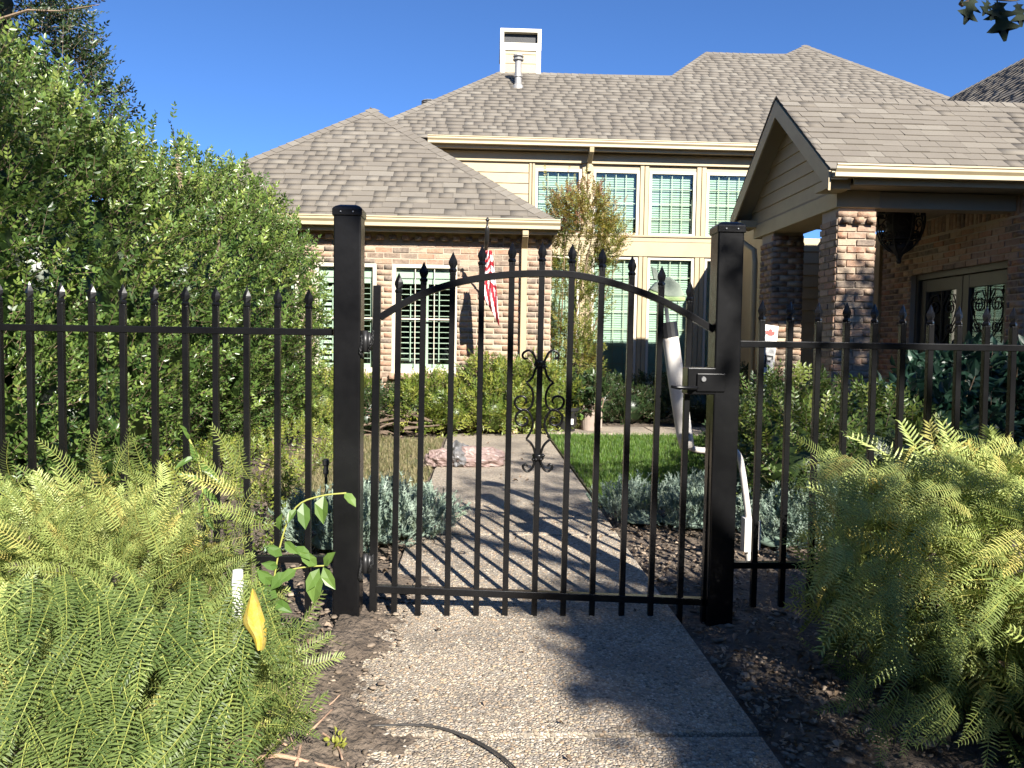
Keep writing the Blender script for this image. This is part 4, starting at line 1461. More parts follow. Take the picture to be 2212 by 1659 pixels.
# ================================================================== SMALL THINGS IN THE GARDEN
# flag on a pole from the wing wall
fb = at(1041, 640, Y=WY - .01)
ft = at(1053, 478, Y=WY - .80)
fz = empty('flag', (fb.x, WY - .01, fb.z), 'red and white striped flag hanging furled from black pole on brick wall', 'flag')
MB().tube([fb + Vector((0, .01, 0)), ft], .011, 8).build('pole', M['black_plastic'], fz, smooth=True)
MB().lathe(ft - Vector((0, 0, .005)), [(.010, 0), (.022, .012), (.024, .022), (.016, .036), (.004, .05)], 10).build('pole_knob', M['black_plastic'], fz, smooth=True)
MB().box(fb.x - .03, fb.x + .03, WY - .022, WY - .008, fb.z - .07, fb.z + .07).tube([fb, fb + (ft - fb) * .12], .019, 8).build('bracket', M['black_plastic'], fz)
# black sleeve where the cloth is gathered round the pole
gd = (ft - fb)
MB().tube([fb + gd * .95, fb + gd * .9 + Vector((.004, -.01, -.01)), fb + gd * .8 + Vector((.006, -.01, -.03)), fb + gd * .68 + Vector((.004, 0, -.03))], [.014, .028, .03, .024], 8).build('pole_sleeve', M['black_plastic'], fz, smooth=True)
cl = MB()
NU, NV = 26, 30
top_c = at(1056, 540, Y=WY - .70)
grid = []
for j in range(NV + 1):
    v = j / NV
    row = []
    for i in range(NU + 1):
        u = i / NU
        wL = 1049 - 8 * min(1, v * 2.2) + 3 * math.sin(v * 6)
        wR = 1062 + 17 * v ** .7
        bot = 640 + 66 * u ** 1.2
        px = wL + (wR - wL) * u
        py = 541 + (bot - 541) * v
        dep = .055 * math.sin(u * math.pi * 5 + v * 1.2) * (.3 + .7 * v) - .05 * v
        q = at(px, py, Y=WY - .70 + dep)
        row.append(q)
    grid.append(row)
vs = [q for row in grid for q in row]
fs = [(j * (NU + 1) + i, j * (NU + 1) + i + 1, (j + 1) * (NU + 1) + i + 1, (j + 1) * (NU + 1) + i) for j in range(NV) for i in range(NU)]
mi = []
for j in range(NV):
    for i in range(NU):
        u, v = i / NU, j / NV
        if v < .52: st = v * 12.0 + u * 3.2 - .4 * math.sin(u * 9)
        else: st = u * 5.2 - v * 3.4 + 9
        mi.append(int(math.floor(st)) % 2)
cl.v = [tuple(q) for q in vs]; cl.f = fs; cl.m = mi; cl.r = [.5] * len(vs)
clo = cl.build('cloth', [M['flag_red'], M['flag_white']], fz, smooth=True)
md = clo.modifiers.new('thick', 'SOLIDIFY'); md.thickness = .002

# porch lantern
lc = at(1945, 480, Y=8.6)
lan = empty('porch_lantern', (lc.x, lc.y, BZ1), 'large black wrought iron lantern hanging under the porch roof', 'lantern')
MB().tube([(lc.x, lc.y, BZ1), (lc.x, lc.y, lc.z + .16)], .008, 6).lathe((lc.x, lc.y, BZ1 - .03), [(.06, 0), (.06, .02), (.02, .03)], 12).build('hanger', M['iron'], lan)
for k in range(8):
    an = k * math.pi / 4
    prf = [(.02, .24), (.12, .20), (.20, .20), (.255, .25), (.275, .20), (.24, .13), (.255, .04), (.25, -.08), (.20, -.22), (.12, -.31), (.04, -.36), (.015, -.42)]
    MB().tube(sm_curve([(lc.x + math.cos(an) * r, lc.y + math.sin(an) * r, lc.z + z) for r, z in prf], 3), .010, 6).build('rib', M['iron'], lan, smooth=True)
    an2 = an + math.pi / 8
    pts = []
    for i in range(18):
        tt = i / 17 * 2.4 * math.pi
        r = .065 * (1 - .75 * i / 17)
        pts.append((lc.x + math.cos(an2) * (.235) - math.sin(an2) * r * math.cos(tt), lc.y + math.sin(an2) * .235 + math.cos(an2) * r * math.cos(tt), lc.z - .05 + r * math.sin(tt)))
    MB().tube(pts, .008, 5).build('scroll', M['iron'], lan, smooth=True)
for k in range(16):
    an2 = k * math.pi / 8
    for (zc, rc, r0) in ((.10, .22, .055), (-.16, .19, .05), (-.26, .13, .04)):
        pts = []
        for i in range(14):
            tt = i / 13 * 2.2 * math.pi
            r = r0 * (1 - .7 * i / 13)
            pts.append((lc.x + math.cos(an2) * rc - math.sin(an2) * r * math.cos(tt), lc.y + math.sin(an2) * rc + math.cos(an2) * r * math.cos(tt), lc.z + zc + r * math.sin(tt)))
        MB().tube(pts, .008, 4).build('scroll', M['iron'], lan)
for (z, r) in ((.08, .25), (-.2, .21)):
    pts = [(lc.x + math.cos(i / 16 * 6.2832) * r, lc.y + math.sin(i / 16 * 6.2832) * r, lc.z + z) for i in range(17)]
    MB().tube(pts, .011, 6).build('ring', M['iron'], lan, smooth=True)
MB().lathe((lc.x, lc.y, lc.z), [(.13, -.2), (.15, -.1), (.155, .06), (.12, .12), (.03, .16)], 12).build('lamp_body', M['iron'], lan, smooth=True)
MB().lathe((lc.x, lc.y, lc.z), [(.02, -.47), (.03, -.44), (.012, -.41), (.04, -.37), (.09, -.33), (.15, -.27)], 12).build('bottom_finial', M['iron'], lan, smooth=True)

# FALL board leaning on the far column
sb0, sb1 = at(1640, 925, Y=9.30), at(1667, 703, Y=9.44)
sg_ = empty('welcome_board', (sb0.x, sb0.y, 0), 'tall white board with red maple leaf and letters FALL leaning on column', 'sign')
ax = (sb1 - Vector((sb0.x, sb0.y, .02))); Lb = ax.length; ax.normalize()
sx = Vector((1, 0, 0)); sx = (sx - ax * sx.dot(ax)).normalized(); sn = sx.cross(ax).normalized()
if sn.y > 0: sn = -sn
o0 = Vector((sb0.x, sb0.y, .02))
SP = lambda a, b, c=0: o0 + sx * a + ax * b + sn * c
MB().obox(SP(0, Lb / 2), sx * .085, ax * Lb / 2, sn * .009).build('board', M['sign_white'], sg_)


def flat(name, polys, m, c=.011):
    mb = MB()
    for p in polys: mb.prism([SP(a, b, c) for a, b in p], -sn * .0015)
    return mb.build(name, m, sg_)


def maple(cx, cy, s):
    h = [(0, 1), (.14, .68), (.32, .78), (.28, .42), (.62, .60), (.60, .40), (.92, .34), (.70, .12), (.78, -.06), (.42, -.20), (.46, -.38), (.06, -.30), (.05, -.75)]
    pts = [(cx + x * s, cy + y * s) for x, y in h] + [(cx - x * s, cy + y * s) for x, y in h[::-1]]
    # fan of triangles keeps the star shape
    return [[(cx, cy), pts[i], pts[(i + 1) % len(pts)]] for i in range(len(pts)) if pts[i] != pts[(i + 1) % len(pts)]]


flat('red_leaf', maple(-.01, Lb - .11, .075), M['sign_red'])
flat('red_leaf', maple(.0, .10, .05), M['sign_red'])
def letter(ch, cy, s):
    q = lambda x0, x1, y0, y1: [(x0 * s, cy + y0 * s), (x1 * s, cy + y0 * s), (x1 * s, cy + y1 * s), (x0 * s, cy + y1 * s)]
    if ch == 'F': P = [q(-.28, -.08, -.5, .5), q(-.08, .38, .36, .5), q(-.08, .2, -.02, .1), q(.28, .38, .2, .36), q(-.42, -.28, .42, .5), q(-.42, -.28, -.5, -.42), q(-.08, .06, -.5, -.42)]
    elif ch == 'L': P = [q(-.28, -.08, -.5, .5), q(-.08, .38, -.5, -.36), q(.28, .38, -.36, -.2), q(-.42, -.28, .42, .5), q(-.08, .06, .42, .5), q(-.42, -.28, -.5, -.42)]
    else: P = [[(-.38 * s, cy - .5 * s), (-.22 * s, cy - .5 * s), (.06 * s, cy + .5 * s), (-.06 * s, cy + .5 * s)], [(.18 * s, cy - .5 * s), (.40 * s, cy - .5 * s), (.06 * s, cy + .5 * s), (-.06 * s, cy + .5 * s)],
               q(-.2, .2, -.18, -.08), q(-.48, -.14, -.56, -.5), q(.08, .5, -.56, -.5)]
    return P
for ch, f in (('F', .665), ('A', .51), ('L', .355), ('L', .20)):
    flat('letter', letter(ch, Lb * f, .155), M['sign_black'])

# white bent-pipe yard ornament standing behind the latch post
Yo = 3.75
oo = at(1617, 1245, Y=Yo)
yo = empty('yard_ornament', (oo.x, Yo, 0), 'white bent pipe yard ornament with tapered tube and black collar behind the gate post', 'ornament')
A = lambda px, py, Y=Yo: at(px, py, Y=Y)
MB().tube([Vector((oo.x, Yo, -.05)), A(1616, 1180)], .011, 8).build('stake', M['white_metal'], yo)
bx0, bx1 = A(1603, 1190), A(1640, 1118)
MB().box(bx0.x, bx0.x + .035, Yo - .03, Yo + .03, bx0.z, bx1.z).box(bx0.x + .045, bx1.x, Yo - .03, Yo + .03, bx0.z + .01, bx1.z - .012).build('clamp_box', M['white_metal'], yo, bevel=.003)
MB().tube(sm_curve([A(1618, 1130), A(1612, 1080), A(1604, 1020), A(1596, 985), A(1575, 966), A(1540, 972), A(1508, 972), A(1482, 963)], 5), .0155, 10).build('bent_pipe', M['white_metal'], yo, smooth=True)
MB().tube([A(1484, 966), A(1479, 940), A(1462, 830), A(1449, 735), A(1446, 722)], [.036, .040, .041, .040, .040], 14).build('tapered_tube', M['white_metal'], yo, smooth=True)
MB().tube([A(1447, 728), A(1443, 696)], [.044, .042], 14).build('collar', M['black_plastic'], yo)
MB().tube([A(1443, 698), A(1436, 640), A(1430, 600)], .010, 6).build('rod', M['grey_metal'], yo)
b0 = [(1404, 625), (1418, 610), (1445, 596), (1468, 612), (1481, 640), (1466, 643), (1440, 641)]
MB().prism([A(*p, Yo - .03) for p in b0], (0, .06, 0)).build('topper_body', M['topper'], yo, bevel=.006)
MB().prism([A(*p, Yo - .034) for p in [(1403, 626), (1440, 641), (1481, 641), (1480, 650), (1438, 650), (1402, 634)]], (0, .068, 0)).build('topper_base', M['topper_green'], yo, bevel=.003)
MB().prism([A(*p, Yo - .006) for p in [(1407, 575), (1418, 580), (1424, 596), (1421, 606), (1412, 603)]], (0, .012, 0)).build('topper_wing', M['topper'], yo, bevel=.003)

# crumpled bag on the path
b1 = at(1000, 1005, Z=0.0)
bagt = empty('crumpled_bag', (b1.x, b1.y, 0), 'crumpled pinkish bag with grey band lying on the path', 'bag')


def crumple(c, r, seed, name, m):
    from mathutils import noise
    vs, fs = [], []
    nu, nv = 48, 26
    off = Vector((seed * 3.1, seed * 1.7, seed))
    for i in range(nv + 1):
        th = math.pi * i / nv
        for j in range(nu):
            f = 2 * math.pi * j / nu
            d = Vector((math.sin(th) * math.cos(f), math.sin(th) * math.sin(f), math.cos(th)))
            q = .82 + .35 * noise.noise(d * 1.3 + off) + .30 * (.5 - abs(noise.noise(d * 2.4 + off * 2))) + .14 * (.5 - abs(noise.noise(d * 5.5 + off)))
            vs.append((c[0] + r[0] * q * d.x, c[1] + r[1] * q * d.y, max(.003 + .002 * d.x, c[2] + r[2] * q * d.z)))
    for i in range(nv):
        for j in range(nu):
            fs.append((i * nu + j, (i + 1) * nu + j, (i + 1) * nu + (j + 1) % nu, i * nu + (j + 1) % nu))
    return MB().add(vs, fs).build(name, m, bagt)


crumple((b1.x + .13, b1.y, .06), (.24, .15, .12), 3, 'bag_end', M['bag_pink'])
crumple((b1.x - .05, b1.y + .01, .07), (.12, .17, .14), 5, 'bag_band', M['bag_grey'])
crumple((b1.x - .20, b1.y - .02, .04), (.15, .12, .11), 9, 'bag_end', M['bag_pink'])

# pots, stakes, brush by the house
def pot(px, py, r, h, m, label, name='plant_pot'):
    c = at(px, py, Z=0.0)
    t = empty(name, (c.x, c.y, 0), label, 'plant pot')
    MB().lathe((c.x, c.y, 0.003), [(r * .72, 0), (r * .95, h * .85), (r * 1.05, h * .86), (r * 1.05, h), (r * .95, h), (r * .93, h * .9), (.01, h * .88)], 20).build('pot', m, t, smooth=False)
    return t, c


p1, c1 = pot(1222, 931, .16, .30, M['black_plastic'], 'black plastic nursery pot with white tag by the path end')
MB().box(c1.x + .04, c1.x + .075, c1.y - .165, c1.y - .160, .10, .17).build('tag', M['white_plastic'], p1)
MB().tube([(c1.x + .17, c1.y - .05, .22), (c1.x + .20, c1.y - .06, .20), (c1.x + .18, c1.y - .06, .15)], .018, 6).build('handle', M['vine_leaf'], p1)
p2, c2 = pot(1272, 929, .13, .24, M['clay'], 'grey clay pot with leafy plant beside the black pot')
MB().box(c2.x - .06, c2.x + .2, c2.y + .18, c2.y + .42, .0, .3).build('stand', M['clay'], p2, bevel=.01)
pot(1925, 960, .22, .42, M['black_plastic'], 'large black planter in the shade below the brick door wall', 'planter')

for (px0_, py0_, px1_, py1_, lab) in ((1100, 924, 1092, 860, 'slim pale wooden stake leaning beside the nandina shrubs'), (1112, 922, 1108, 855, 'broad pale wooden stake standing at the path end')):
    a = at(px0_, py0_, Y=9.25); a.z = .0
    b = at(px1_, py1_, Y=9.4)
    t = empty('wooden_stake', a, lab, 'stake', 'stakes by the house')
    w = .035 if px0_ == 1100 else .07
    MB().bar(a - Vector((0, 0, .03)), b, w, .03, up=(0, 1, 0)).build('shaft', M['stake_wood'], t, bevel=.003)
    MB().bar(a + Vector((-.02, -.02, .03)), a + Vector((.03, -.02, .03)), .05, .035, up=(0, 1, 0)).build('foot_block', M['stake_wood'], t, bevel=.003)


def twig_pile(cx, cy, rx_, ry_, h, n, label, seed, name='brush_pile', m='twig', rad=(.004, .011)):
    rd = random.Random(seed)
    t = empty(name, (cx, cy, 0), label, 'twigs')
    for k in range(n):
        a = rd.uniform(-.6, .6) + (math.pi if rd.random() < .5 else 0)
        l = rd.uniform(.25, .6)
        x, y, z = cx + rd.uniform(-rx_, rx_), cy + rd.uniform(-ry_, ry_), rd.uniform(.01, h)
        d = Vector((math.cos(a), math.sin(a) * .6, rd.uniform(-.25, .35))).normalized()
        p = [Vector((x, y, z)) - d * l / 2, Vector((x, y, z)) + Vector((rd.uniform(-.03, .03), 0, rd.uniform(-.02, .04))), Vector((x, y, z)) + d * l / 2]
        for q in p: q.z = max(q.z, .006)
        r = rd.uniform(*rad)
        MB().tube(sm_curve(p, 3), [r * (1 - .06 * i) for i in range(7)], 5).build('twig', M[m], t)
    return t


c = at(1020, 930, Z=0); twig_pile(c.x, c.y - .1, .28, .2, .22, 46, 'heap of grey cut branches at the end of the path', 3)
c = at(850, 935, Z=0); twig_pile(c.x, c.y - .1, .32, .25, .28, 40, 'heap of dark uprooted stems on the dry grass left of path', 5, m='bark', rad=(.006, .02))

# black stake light behind the fence
a = at(708, 1130, Z=0.02)
st_ = empty('garden_light', (a.x, a.y, 0), 'thin black stake light standing left of the hinge post', 'garden light')
tt = at(704, 992, Y=a.y)
MB().tube([(a.x, a.y, -.04), (tt.x, a.y, tt.z - .09)], .009, 8).build('stake', M['black_plastic'], st_)
MB().lathe((tt.x, a.y, tt.z - .09), [(.012, 0), (.017, .01), (.014, .05), (.02, .06), (.02, .085), (.006, .095)], 10).build('head', M['black_plastic'], st_)

# white pipe stub, yellow leaf, cable, roots by the near shrub
a = at(512, 1330, Y=2.24)
tp = at(513, 1232, Y=2.24)
wp = empty('pipe_stub', (a.x, 2.24, 0), 'short white plastic pipe standing in the yew beside the path', 'pipe')
MB().tube([(a.x, 2.24, -.02), (tp.x, 2.24, tp.z - .045)], .0155, 12).build('pipe', M['white_plastic'], wp, smooth=False)
MB().tube([(tp.x, 2.24, tp.z - .043), (tp.x + .001, 2.24, tp.z)], [.0175, .0145], 12).build('coupling', M['white_plastic'], wp, smooth=False)
rows = []
for (l, r, y, dl, dr) in ((546, 550, 1273, 0, 0), (536, 560, 1300, .01, -.005), (527, 569, 1328, .022, -.012), (520, 576, 1348, .03, -.02), (546, 576, 1372, .012, -.02), (551, 575, 1392, .01, -.015), (556, 568, 1408, 0, 0)):
    m_ = (l + r) / 2 - 3
    rows.append([at(l, y, Y=1.66 + dl), at(m_, y - 4, Y=1.645), at(r, y, Y=1.66 - dr + .02)])
vs = [q for row in rows for q in row]
fs = [(i * 3 + k, i * 3 + k + 1, (i + 1) * 3 + k + 1, (i + 1) * 3 + k) for i in range(len(rows) - 1) for k in (0, 1)]
yl = MB().add(vs, fs).build('yellow_leaf', M['yellow_leaf'], smooth=False, origin=rows[3][1])
tag(yl, 'large curled bright yellow leaf caught in the yew shrub', 'leaf')
md = yl.modifiers.new('thick', 'SOLIDIFY'); md.thickness = .0015
md = yl.modifiers.new('sub', 'SUBSURF'); md.levels = 1; md.render_levels = 1

cab = MB()
for off in (0, .006):
    pts = [at(x, y, Z=.006) + Vector((off, off * .6, 0)) for x, y in ((800, 1568), (880, 1566), (940, 1571), (1000, 1590), (1050, 1615), (1090, 1643), (1125, 1680), (1160, 1740))]
    cab.tube(sm_curve(pts, 5), .0025, 7)
tag(cab.build('cable', M['cable'], smooth=True, origin=at(940, 1571, Z=0)), 'dark twin cable curving across the path in the foreground', 'cable')
rt = empty('root_tangle', at(560, 1630, Z=0), 'pale reddish roots lying on bare soil at the path edge', 'roots')
rd = random.Random(8)
for pts, r in (([(440, 1590), (500, 1618), (540, 1640), (600, 1632), (680, 1650), (760, 1668)], .009), ([(450, 1620), (470, 1600), (520, 1612), (540, 1650), (530, 1690)], .006),
               ([(640, 1655), (655, 1600), (690, 1560), (720, 1530)], .005), ([(600, 1600), (660, 1570), (720, 1600), (740, 1640)], .004), ([(560, 1560), (620, 1580), (640, 1640)], .004),
               ([(610, 1520), (640, 1540), (700, 1530), (735, 1500)], .003), ([(455, 1640), (490, 1600), (560, 1590), (620, 1610)], .005)):
    q = sm_curve([at(x, y, Z=.012 + rd.uniform(0, .03)) for x, y in pts], 4)
    MB().tube(q, [r * (1 - .5 * i / len(q)) for i in range(len(q))], 6).build('root', M['pale_twig'], rt, smooth=True)

# ================================================================== PLANTS
def stems(parent, base, tips, r0, m, name='stem', sag=.15, n=6):
    for t in tips:
        b, t = Vector(base), Vector(t)
        mid = b.lerp(t, .5) + Vector((random.uniform(-.1, .1), random.uniform(-.1, .1), sag * random.random()))
        q = sm_curve([b, mid, t], 5)
        MB().tube(q, [r0 * (1 - .75 * i / (len(q) - 1)) for i in range(len(q))], n).build(name, M[m], parent, smooth=True)


# ---- tall evergreen hedge on the left, receding towards the house
hedge = empty('hedge', (-2.6, 6.0, 0), 'tall glossy green evergreen hedge behind the left fence', 'hedge')
HL = [((-3.15, 4.25, 1.35), (.95, .75, 1.45)), ((-2.75, 4.95, 1.25), (.75, .75, 1.30)), ((-3.35, 5.2, 1.7), (.9, .9, 1.35)), ((-2.65, 5.75, 1.25), (.72, .75, 1.27)),
      ((-2.5, 6.55, 1.25), (.74, .75, 1.36)), ((-2.42, 7.3, 1.28), (.78, .75, 1.38)), ((-2.34, 8.0, 1.2), (.72, .62, 1.30)), ((-2.9, 4.0, .6), (.8, .55, .8)),
      ((-2.45, 4.75, .55), (.55, .6, .65)), ((-3.3, 6.4, 1.3), (1.0, 1.0, 1.35))]
hs = Pieces([sprig(9, .15, .052, .026, 55, i, lift=35) for i in range(4)] + [sprig(11, .19, .05, .025, 50, 10 + i, lift=35) for i in range(2)])


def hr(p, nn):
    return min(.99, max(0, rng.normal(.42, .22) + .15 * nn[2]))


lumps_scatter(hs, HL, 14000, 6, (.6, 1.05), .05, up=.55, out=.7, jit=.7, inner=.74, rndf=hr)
# long shoots on the top edge
for (px, py, Y, n) in ((330, 250, 5.2, 7), (345, 230, 5.2, 7), (300, 270, 5.0, 6), (370, 225, 5.3, 8), (250, 190, 4.7, 6), (270, 200, 4.8, 6), (425, 345, 6.0, 4), (440, 330, 6, 3), (240, 170, 4.6, 5), (345, 330, 5.3, 5), (560, 385, 7.2, 4), (665, 490, 8, 3), (480, 345, 6.4, 3)):
    tip = np.array(at(px, py, Y=Y)); root = tip + np.array([rng.uniform(-.12, .05), .05, -.34 - .02 * n])
    n = max(3, n - 3)
    for k in range(n):
        q = root + (tip - root) * k / n
        hs.add(int(rng.integers(6)), basis((tip - root) + rng.normal(size=3) * .06, (rng.normal(), -1, .5)) * rng.uniform(.55, .85), q, float(rng.uniform(.05, .5)))
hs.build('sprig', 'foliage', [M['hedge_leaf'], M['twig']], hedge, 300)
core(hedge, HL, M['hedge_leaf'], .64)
for k, (x, y) in enumerate([(-2.9, 4.6), (-2.6, 5.6), (-2.5, 6.6), (-2.45, 7.6)]):
    stems(hedge, (x, y, -.05), [(x + random.uniform(-.4, .4), y + random.uniform(-.4, .4), 1.8 + .3 * random.random()) for _ in range(3)], .035, 'bark')
# dead brown sprig in the hedge
ds = Pieces([sprig(10, .2, .05, .02, 40, 77, droop=.4)])
dp = np.array(at(384, 350, Y=5.35))
for k in range(3): ds.add(0, basis((.05, 0, -1), (0, -1, 0)) * .5, dp + np.array([.01 * k, -.02, .06 - .06 * k]), .4)
ds.build('dead_sprig', 'dead_sprigs', [M['dry_leaf'], M['twig']], hedge, 0)

# ---- dark tree rising behind the hedge at the far left
dt = empty('evergreen_tree', (-4.3, 6.3, 0), 'dark dense evergreen tree rising above the hedge at far left', 'tree')
TL = [((-4.6, 6.4, 3.4), (1.3, 1.1, 1.5)), ((-4.15, 5.6, 2.9), (.95, .9, 1.2)), ((-4.3, 6.2, 4.3), (.95, .9, 1.0)), ((-5.1, 6.2, 4.6), (1.2, 1.1, 1.3)), ((-3.6, 6.0, 2.7), (.8, .8, .9)), ((-5.0, 5.6, 3.6), (.8, .9, 1.2)), ((-3.85, 5.6, 3.5), (.75, .7, .85))]
ts = Pieces([sprig(11, .16, .040, .019, 50, 30 + i, lift=30) for i in range(4)])
lumps_scatter(ts, TL, 6000, 4, (.9, 1.4), 1.6, up=.5, jit=.8, inner=.8)
br0 = at(60, 22, Y=5.0)
for k in range(16):
    f = k / 15
    q = np.array(at(40 + 160 * f, 20 + 6 * math.sin(k), Y=5.0))
    ts.add(int(rng.integers(4)), basis((1, rng.normal() * .4, rng.normal() * .5 - .1), (0, -1, .6)) * .55, q, .7)
ts.build('sprig', 'crown', [M['dark_leaf'], M['twig']], dt, 120)
core(dt, TL, M['dark_leaf'], .62)
MB().tube([br0 - Vector((.6, -.1, .15)), br0, at(130, 24, Y=5.0), at(215, 10, Y=5.0)], [.012, .008, .005, .002], 5).build('branch', M['twig'], dt)
MB().tube([(-4.4, 6.3, -.1), (-4.4, 6.3, 1.2), (-4.55, 6.35, 2.6), (-4.6, 6.3, 4.0)], [.14, .12, .09, .04], 10).build('trunk', M['bark'], dt, smooth=True)


# ---- foundation shrubs along the wing and window wall
def shrub(name, label, cat, lumps, n, tpl, m, scale=(.8, 1.2), group=None, up=.6, jit=.7, ind=0, corem=True, piece='sprig', cf=.72, zmin=.03):
    c = lumps[0][0]
    t = empty(name, (c[0], c[1], 0), label, cat, group)
    pc = Pieces(tpl)
    lumps_scatter(pc, lumps, n, len(tpl), scale, zmin, up=up, jit=jit, inner=.78)
    pc.build(piece, 'foliage', [M[m], M['twig']], t, ind)
    if corem: core(t, lumps, M[m], cf)
    stems(t, (c[0], c[1], -.04), [(c[0] + random.uniform(-.25, .25), c[1] + random.uniform(-.15, .15), lumps[0][0][2] + lumps[0][1][2] * .5) for _ in range(4)], .012, 'twig')
    return t


NT = [sprig(11, .17, .060, .020, 42, 50 + i, droop=.25, lift=30) for i in range(4)]
g = 'leafy shrubs along the house'
shrub('shrub', 'yellow green nandina shrub under the first window by the hedge', 'shrub', [((-1.95, 9.35, .32), (.38, .35, .36)), ((-1.6, 9.4, .3), (.32, .32, .34))], 420, NT, 'nandina', group=g)
shrub('shrub', 'low dark nandina shrub behind the hinge post and gate', 'shrub', [((-1.15, 9.4, .2), (.3, .3, .24)), ((-1.35, 9.2, .15), (.25, .25, .22))], 300, NT, 'azalea', group=g)
shrub('shrub', 'bright yellow green nandina shrub under the louvred window', 'shrub', [((-.55, 9.35, .30), (.34, .34, .34)), ((-.78, 9.3, .25), (.25, .3, .27)), ((-.3, 9.2, .22), (.26, .26, .25))], 460, NT, 'nandina', group=g)
shrub('shrub', 'bright green nandina shrub below the flag', 'shrub', [((.05, 9.4, .42), (.28, .3, .42)), ((.3, 9.4, .42), (.26, .28, .40)), ((.15, 9.15, .25), (.26, .24, .3))], 520, NT, 'nandina', group=g)
shrub('shrub', 'green nandina shrub at the corner of the wing by the pots', 'shrub', [((.70, 9.5, .42), (.32, .28, .42)), ((.98, 9.7, .36), (.25, .24, .36))], 440, NT, 'nandina', group=g)
AT = [sprig(9, .12, .05, .022, 50, 70 + i, lift=35) for i in range(3)]
shrub('shrub', 'dark leafy shrub against the window wall behind the clay pot', 'shrub', [((1.75, 11.0, .25), (.45, .4, .38)), ((1.45, 10.8, .2), (.3, .3, .32))], 480, AT, 'azalea', group=g)
shrub('shrub', 'dark leafy shrub in the middle of the window wall', 'shrub', [((2.5, 11.1, .25), (.5, .4, .36)), ((2.15, 10.9, .2), (.35, .35, .3))], 480, AT, 'azalea', group=g)
shrub('shrub', 'dark leafy shrub at the right end of the window wall', 'shrub', [((3.25, 11.0, .25), (.5, .4, .38)), ((3.6, 10.7, .35), (.35, .35, .5))], 480, AT, 'azalea', group=g)
c2b = at(1272, 860, Y=c2.y)
shrub('potted_plant', 'broad leaved plant growing in the grey clay pot', 'plant', [((c2.x + .02, c2.y + .02, .40), (.2, .18, .22))], 90, [sprig(7, .12, .09, .05, 60, 90 + i, droop=.3) for i in range(2)], 'azalea', corem=False)
# loose small-leaved ground cover left of the path
shrub('ground_cover', 'loose small leaved ground cover between hedge and dry grass', 'shrub', [((-1.75, 6.6, .06), (.45, 1.5, .22)), ((-1.7, 5.0, .08), (.5, .9, .26)), ((-1.5, 4.1, .05), (.5, .6, .25)), ((-1.9, 8.2, .1), (.5, .8, .35))], 1500,
      [sprig(9, .10, .028, .014, 50, 95 + i) for i in range(3)], 'nandina', corem=False, zmin=0.0)
# right side between fence and porch
shrub('shrub', 'green leafy shrub behind the right fence in front of the columns', 'shrub', [((2.15, 5.2, .42), (.45, .45, .45)), ((1.95, 4.6, .3), (.35, .4, .4)), ((2.6, 5.0, .35), (.45, .4, .42))], 900, [sprig(11, .14, .046, .022, 50, 100 + i) for i in range(3)], 'boxwood', group='shrubs before the porch')
shrub('shrub', 'low dark fine leaved shrub beside the right end of the lawn', 'shrub', [((2.55, 6.4, .2), (.5, .8, .36)), ((2.9, 7.4, .2), (.5, .7, .4))], 900, AT, 'azalea', group='shrubs before the porch')
HT = [sprig(7, .16, .15, .085, 62, 110 + i, droop=.35, lift=15, rolls=20) for i in range(4)]
shrub('hydrangea', 'big leaved dark bluish green shrub in front of the double door', 'shrub', [((4.35, 6.55, .5), (.75, .6, .50)), ((3.75, 6.1, .35), (.55, .5, .42)), ((5.0, 6.3, .55), (.7, .6, .52))], 520, HT, 'hydrangea', ind=200, jit=.6)

# ---- crape myrtle in front of the windows
my = empty('crape_myrtle', at(1235, 930, Z=0), 'slender crape myrtle with yellow and reddish autumn leaves before the windows', 'tree')
mbp = Vector((my.location.x, 11.4, 0)); my.location = mbp
ML = []
for (px, py, wpx, hpx) in ((1235, 520, 70, 70), (1275, 545, 62, 75), (1205, 600, 45, 80), (1255, 640, 62, 80), (1225, 710, 55, 80), (1270, 470, 50, 60), (1215, 460, 38, 50), (1250, 770, 50, 70), (1195, 690, 34, 70), (1315, 520, 28, 50)):
    p = at(px, py, Y=11.4)
    k = 11.4 / FPX
    ML.append(((p.x, 11.4 + random.uniform(-.25, .25), p.z), (wpx * k, .34, hpx * k)))
ms = Pieces([sprig(11, .17, .048, .022, 48, 120 + i, lift=25) for i in range(4)])
topz = at(1250, 420, Y=11.4).z
lumps_scatter(ms, ML, 2150, 4, (.75, 1.2), .3, up=.7, jit=.8, inner=.25, rndf=lambda p, n: rng.normal(.25, .18) + .45 * max(0, (p[2] - 2.0)) / 1.6)
tips = [(1183, 385), (1265, 375), (1345, 445), (1225, 400), (1300, 410), (1355, 500), (1240, 380), (1170, 520)]
TP = [at(x, y, Y=11.4 + random.uniform(-.2, .2)) for x, y in tips]
for t in TP:
    b = mbp + Vector((0, 0, 1.2))
    for k in range(16):
        f = .45 + .55 * k / 15
        ms.add(int(rng.integers(4)), basis((t - b) + Vector(rng.normal(size=3) * .5), (0, -1, .4)) * rng.uniform(.5, .9), np.array(b.lerp(t, f)) + rng.normal(size=3) * .03, float(rng.uniform(.4, 1) if f > .7 else rng.uniform(.1, .7)))
ms.build('sprig', 'crown', [M['myrtle'], M['twig']], my, 300)
for k, t in enumerate(TP):
    b = mbp + Vector((random.uniform(-.08, .08), random.uniform(-.08, .08), -.05))
    mid = b.lerp(t, .45) + Vector((random.uniform(-.06, .06), 0, 0))
    q = sm_curve([b, mid, t], 6)
    MB().tube(q, [.02 * (1 - .88 * i / (len(q) - 1)) for i in range(len(q))], 6).build('trunk', M['twig'], my, smooth=True)

# ---- blue junipers either side of the path
JT = [juniper_spray(i) for i in range(4)]


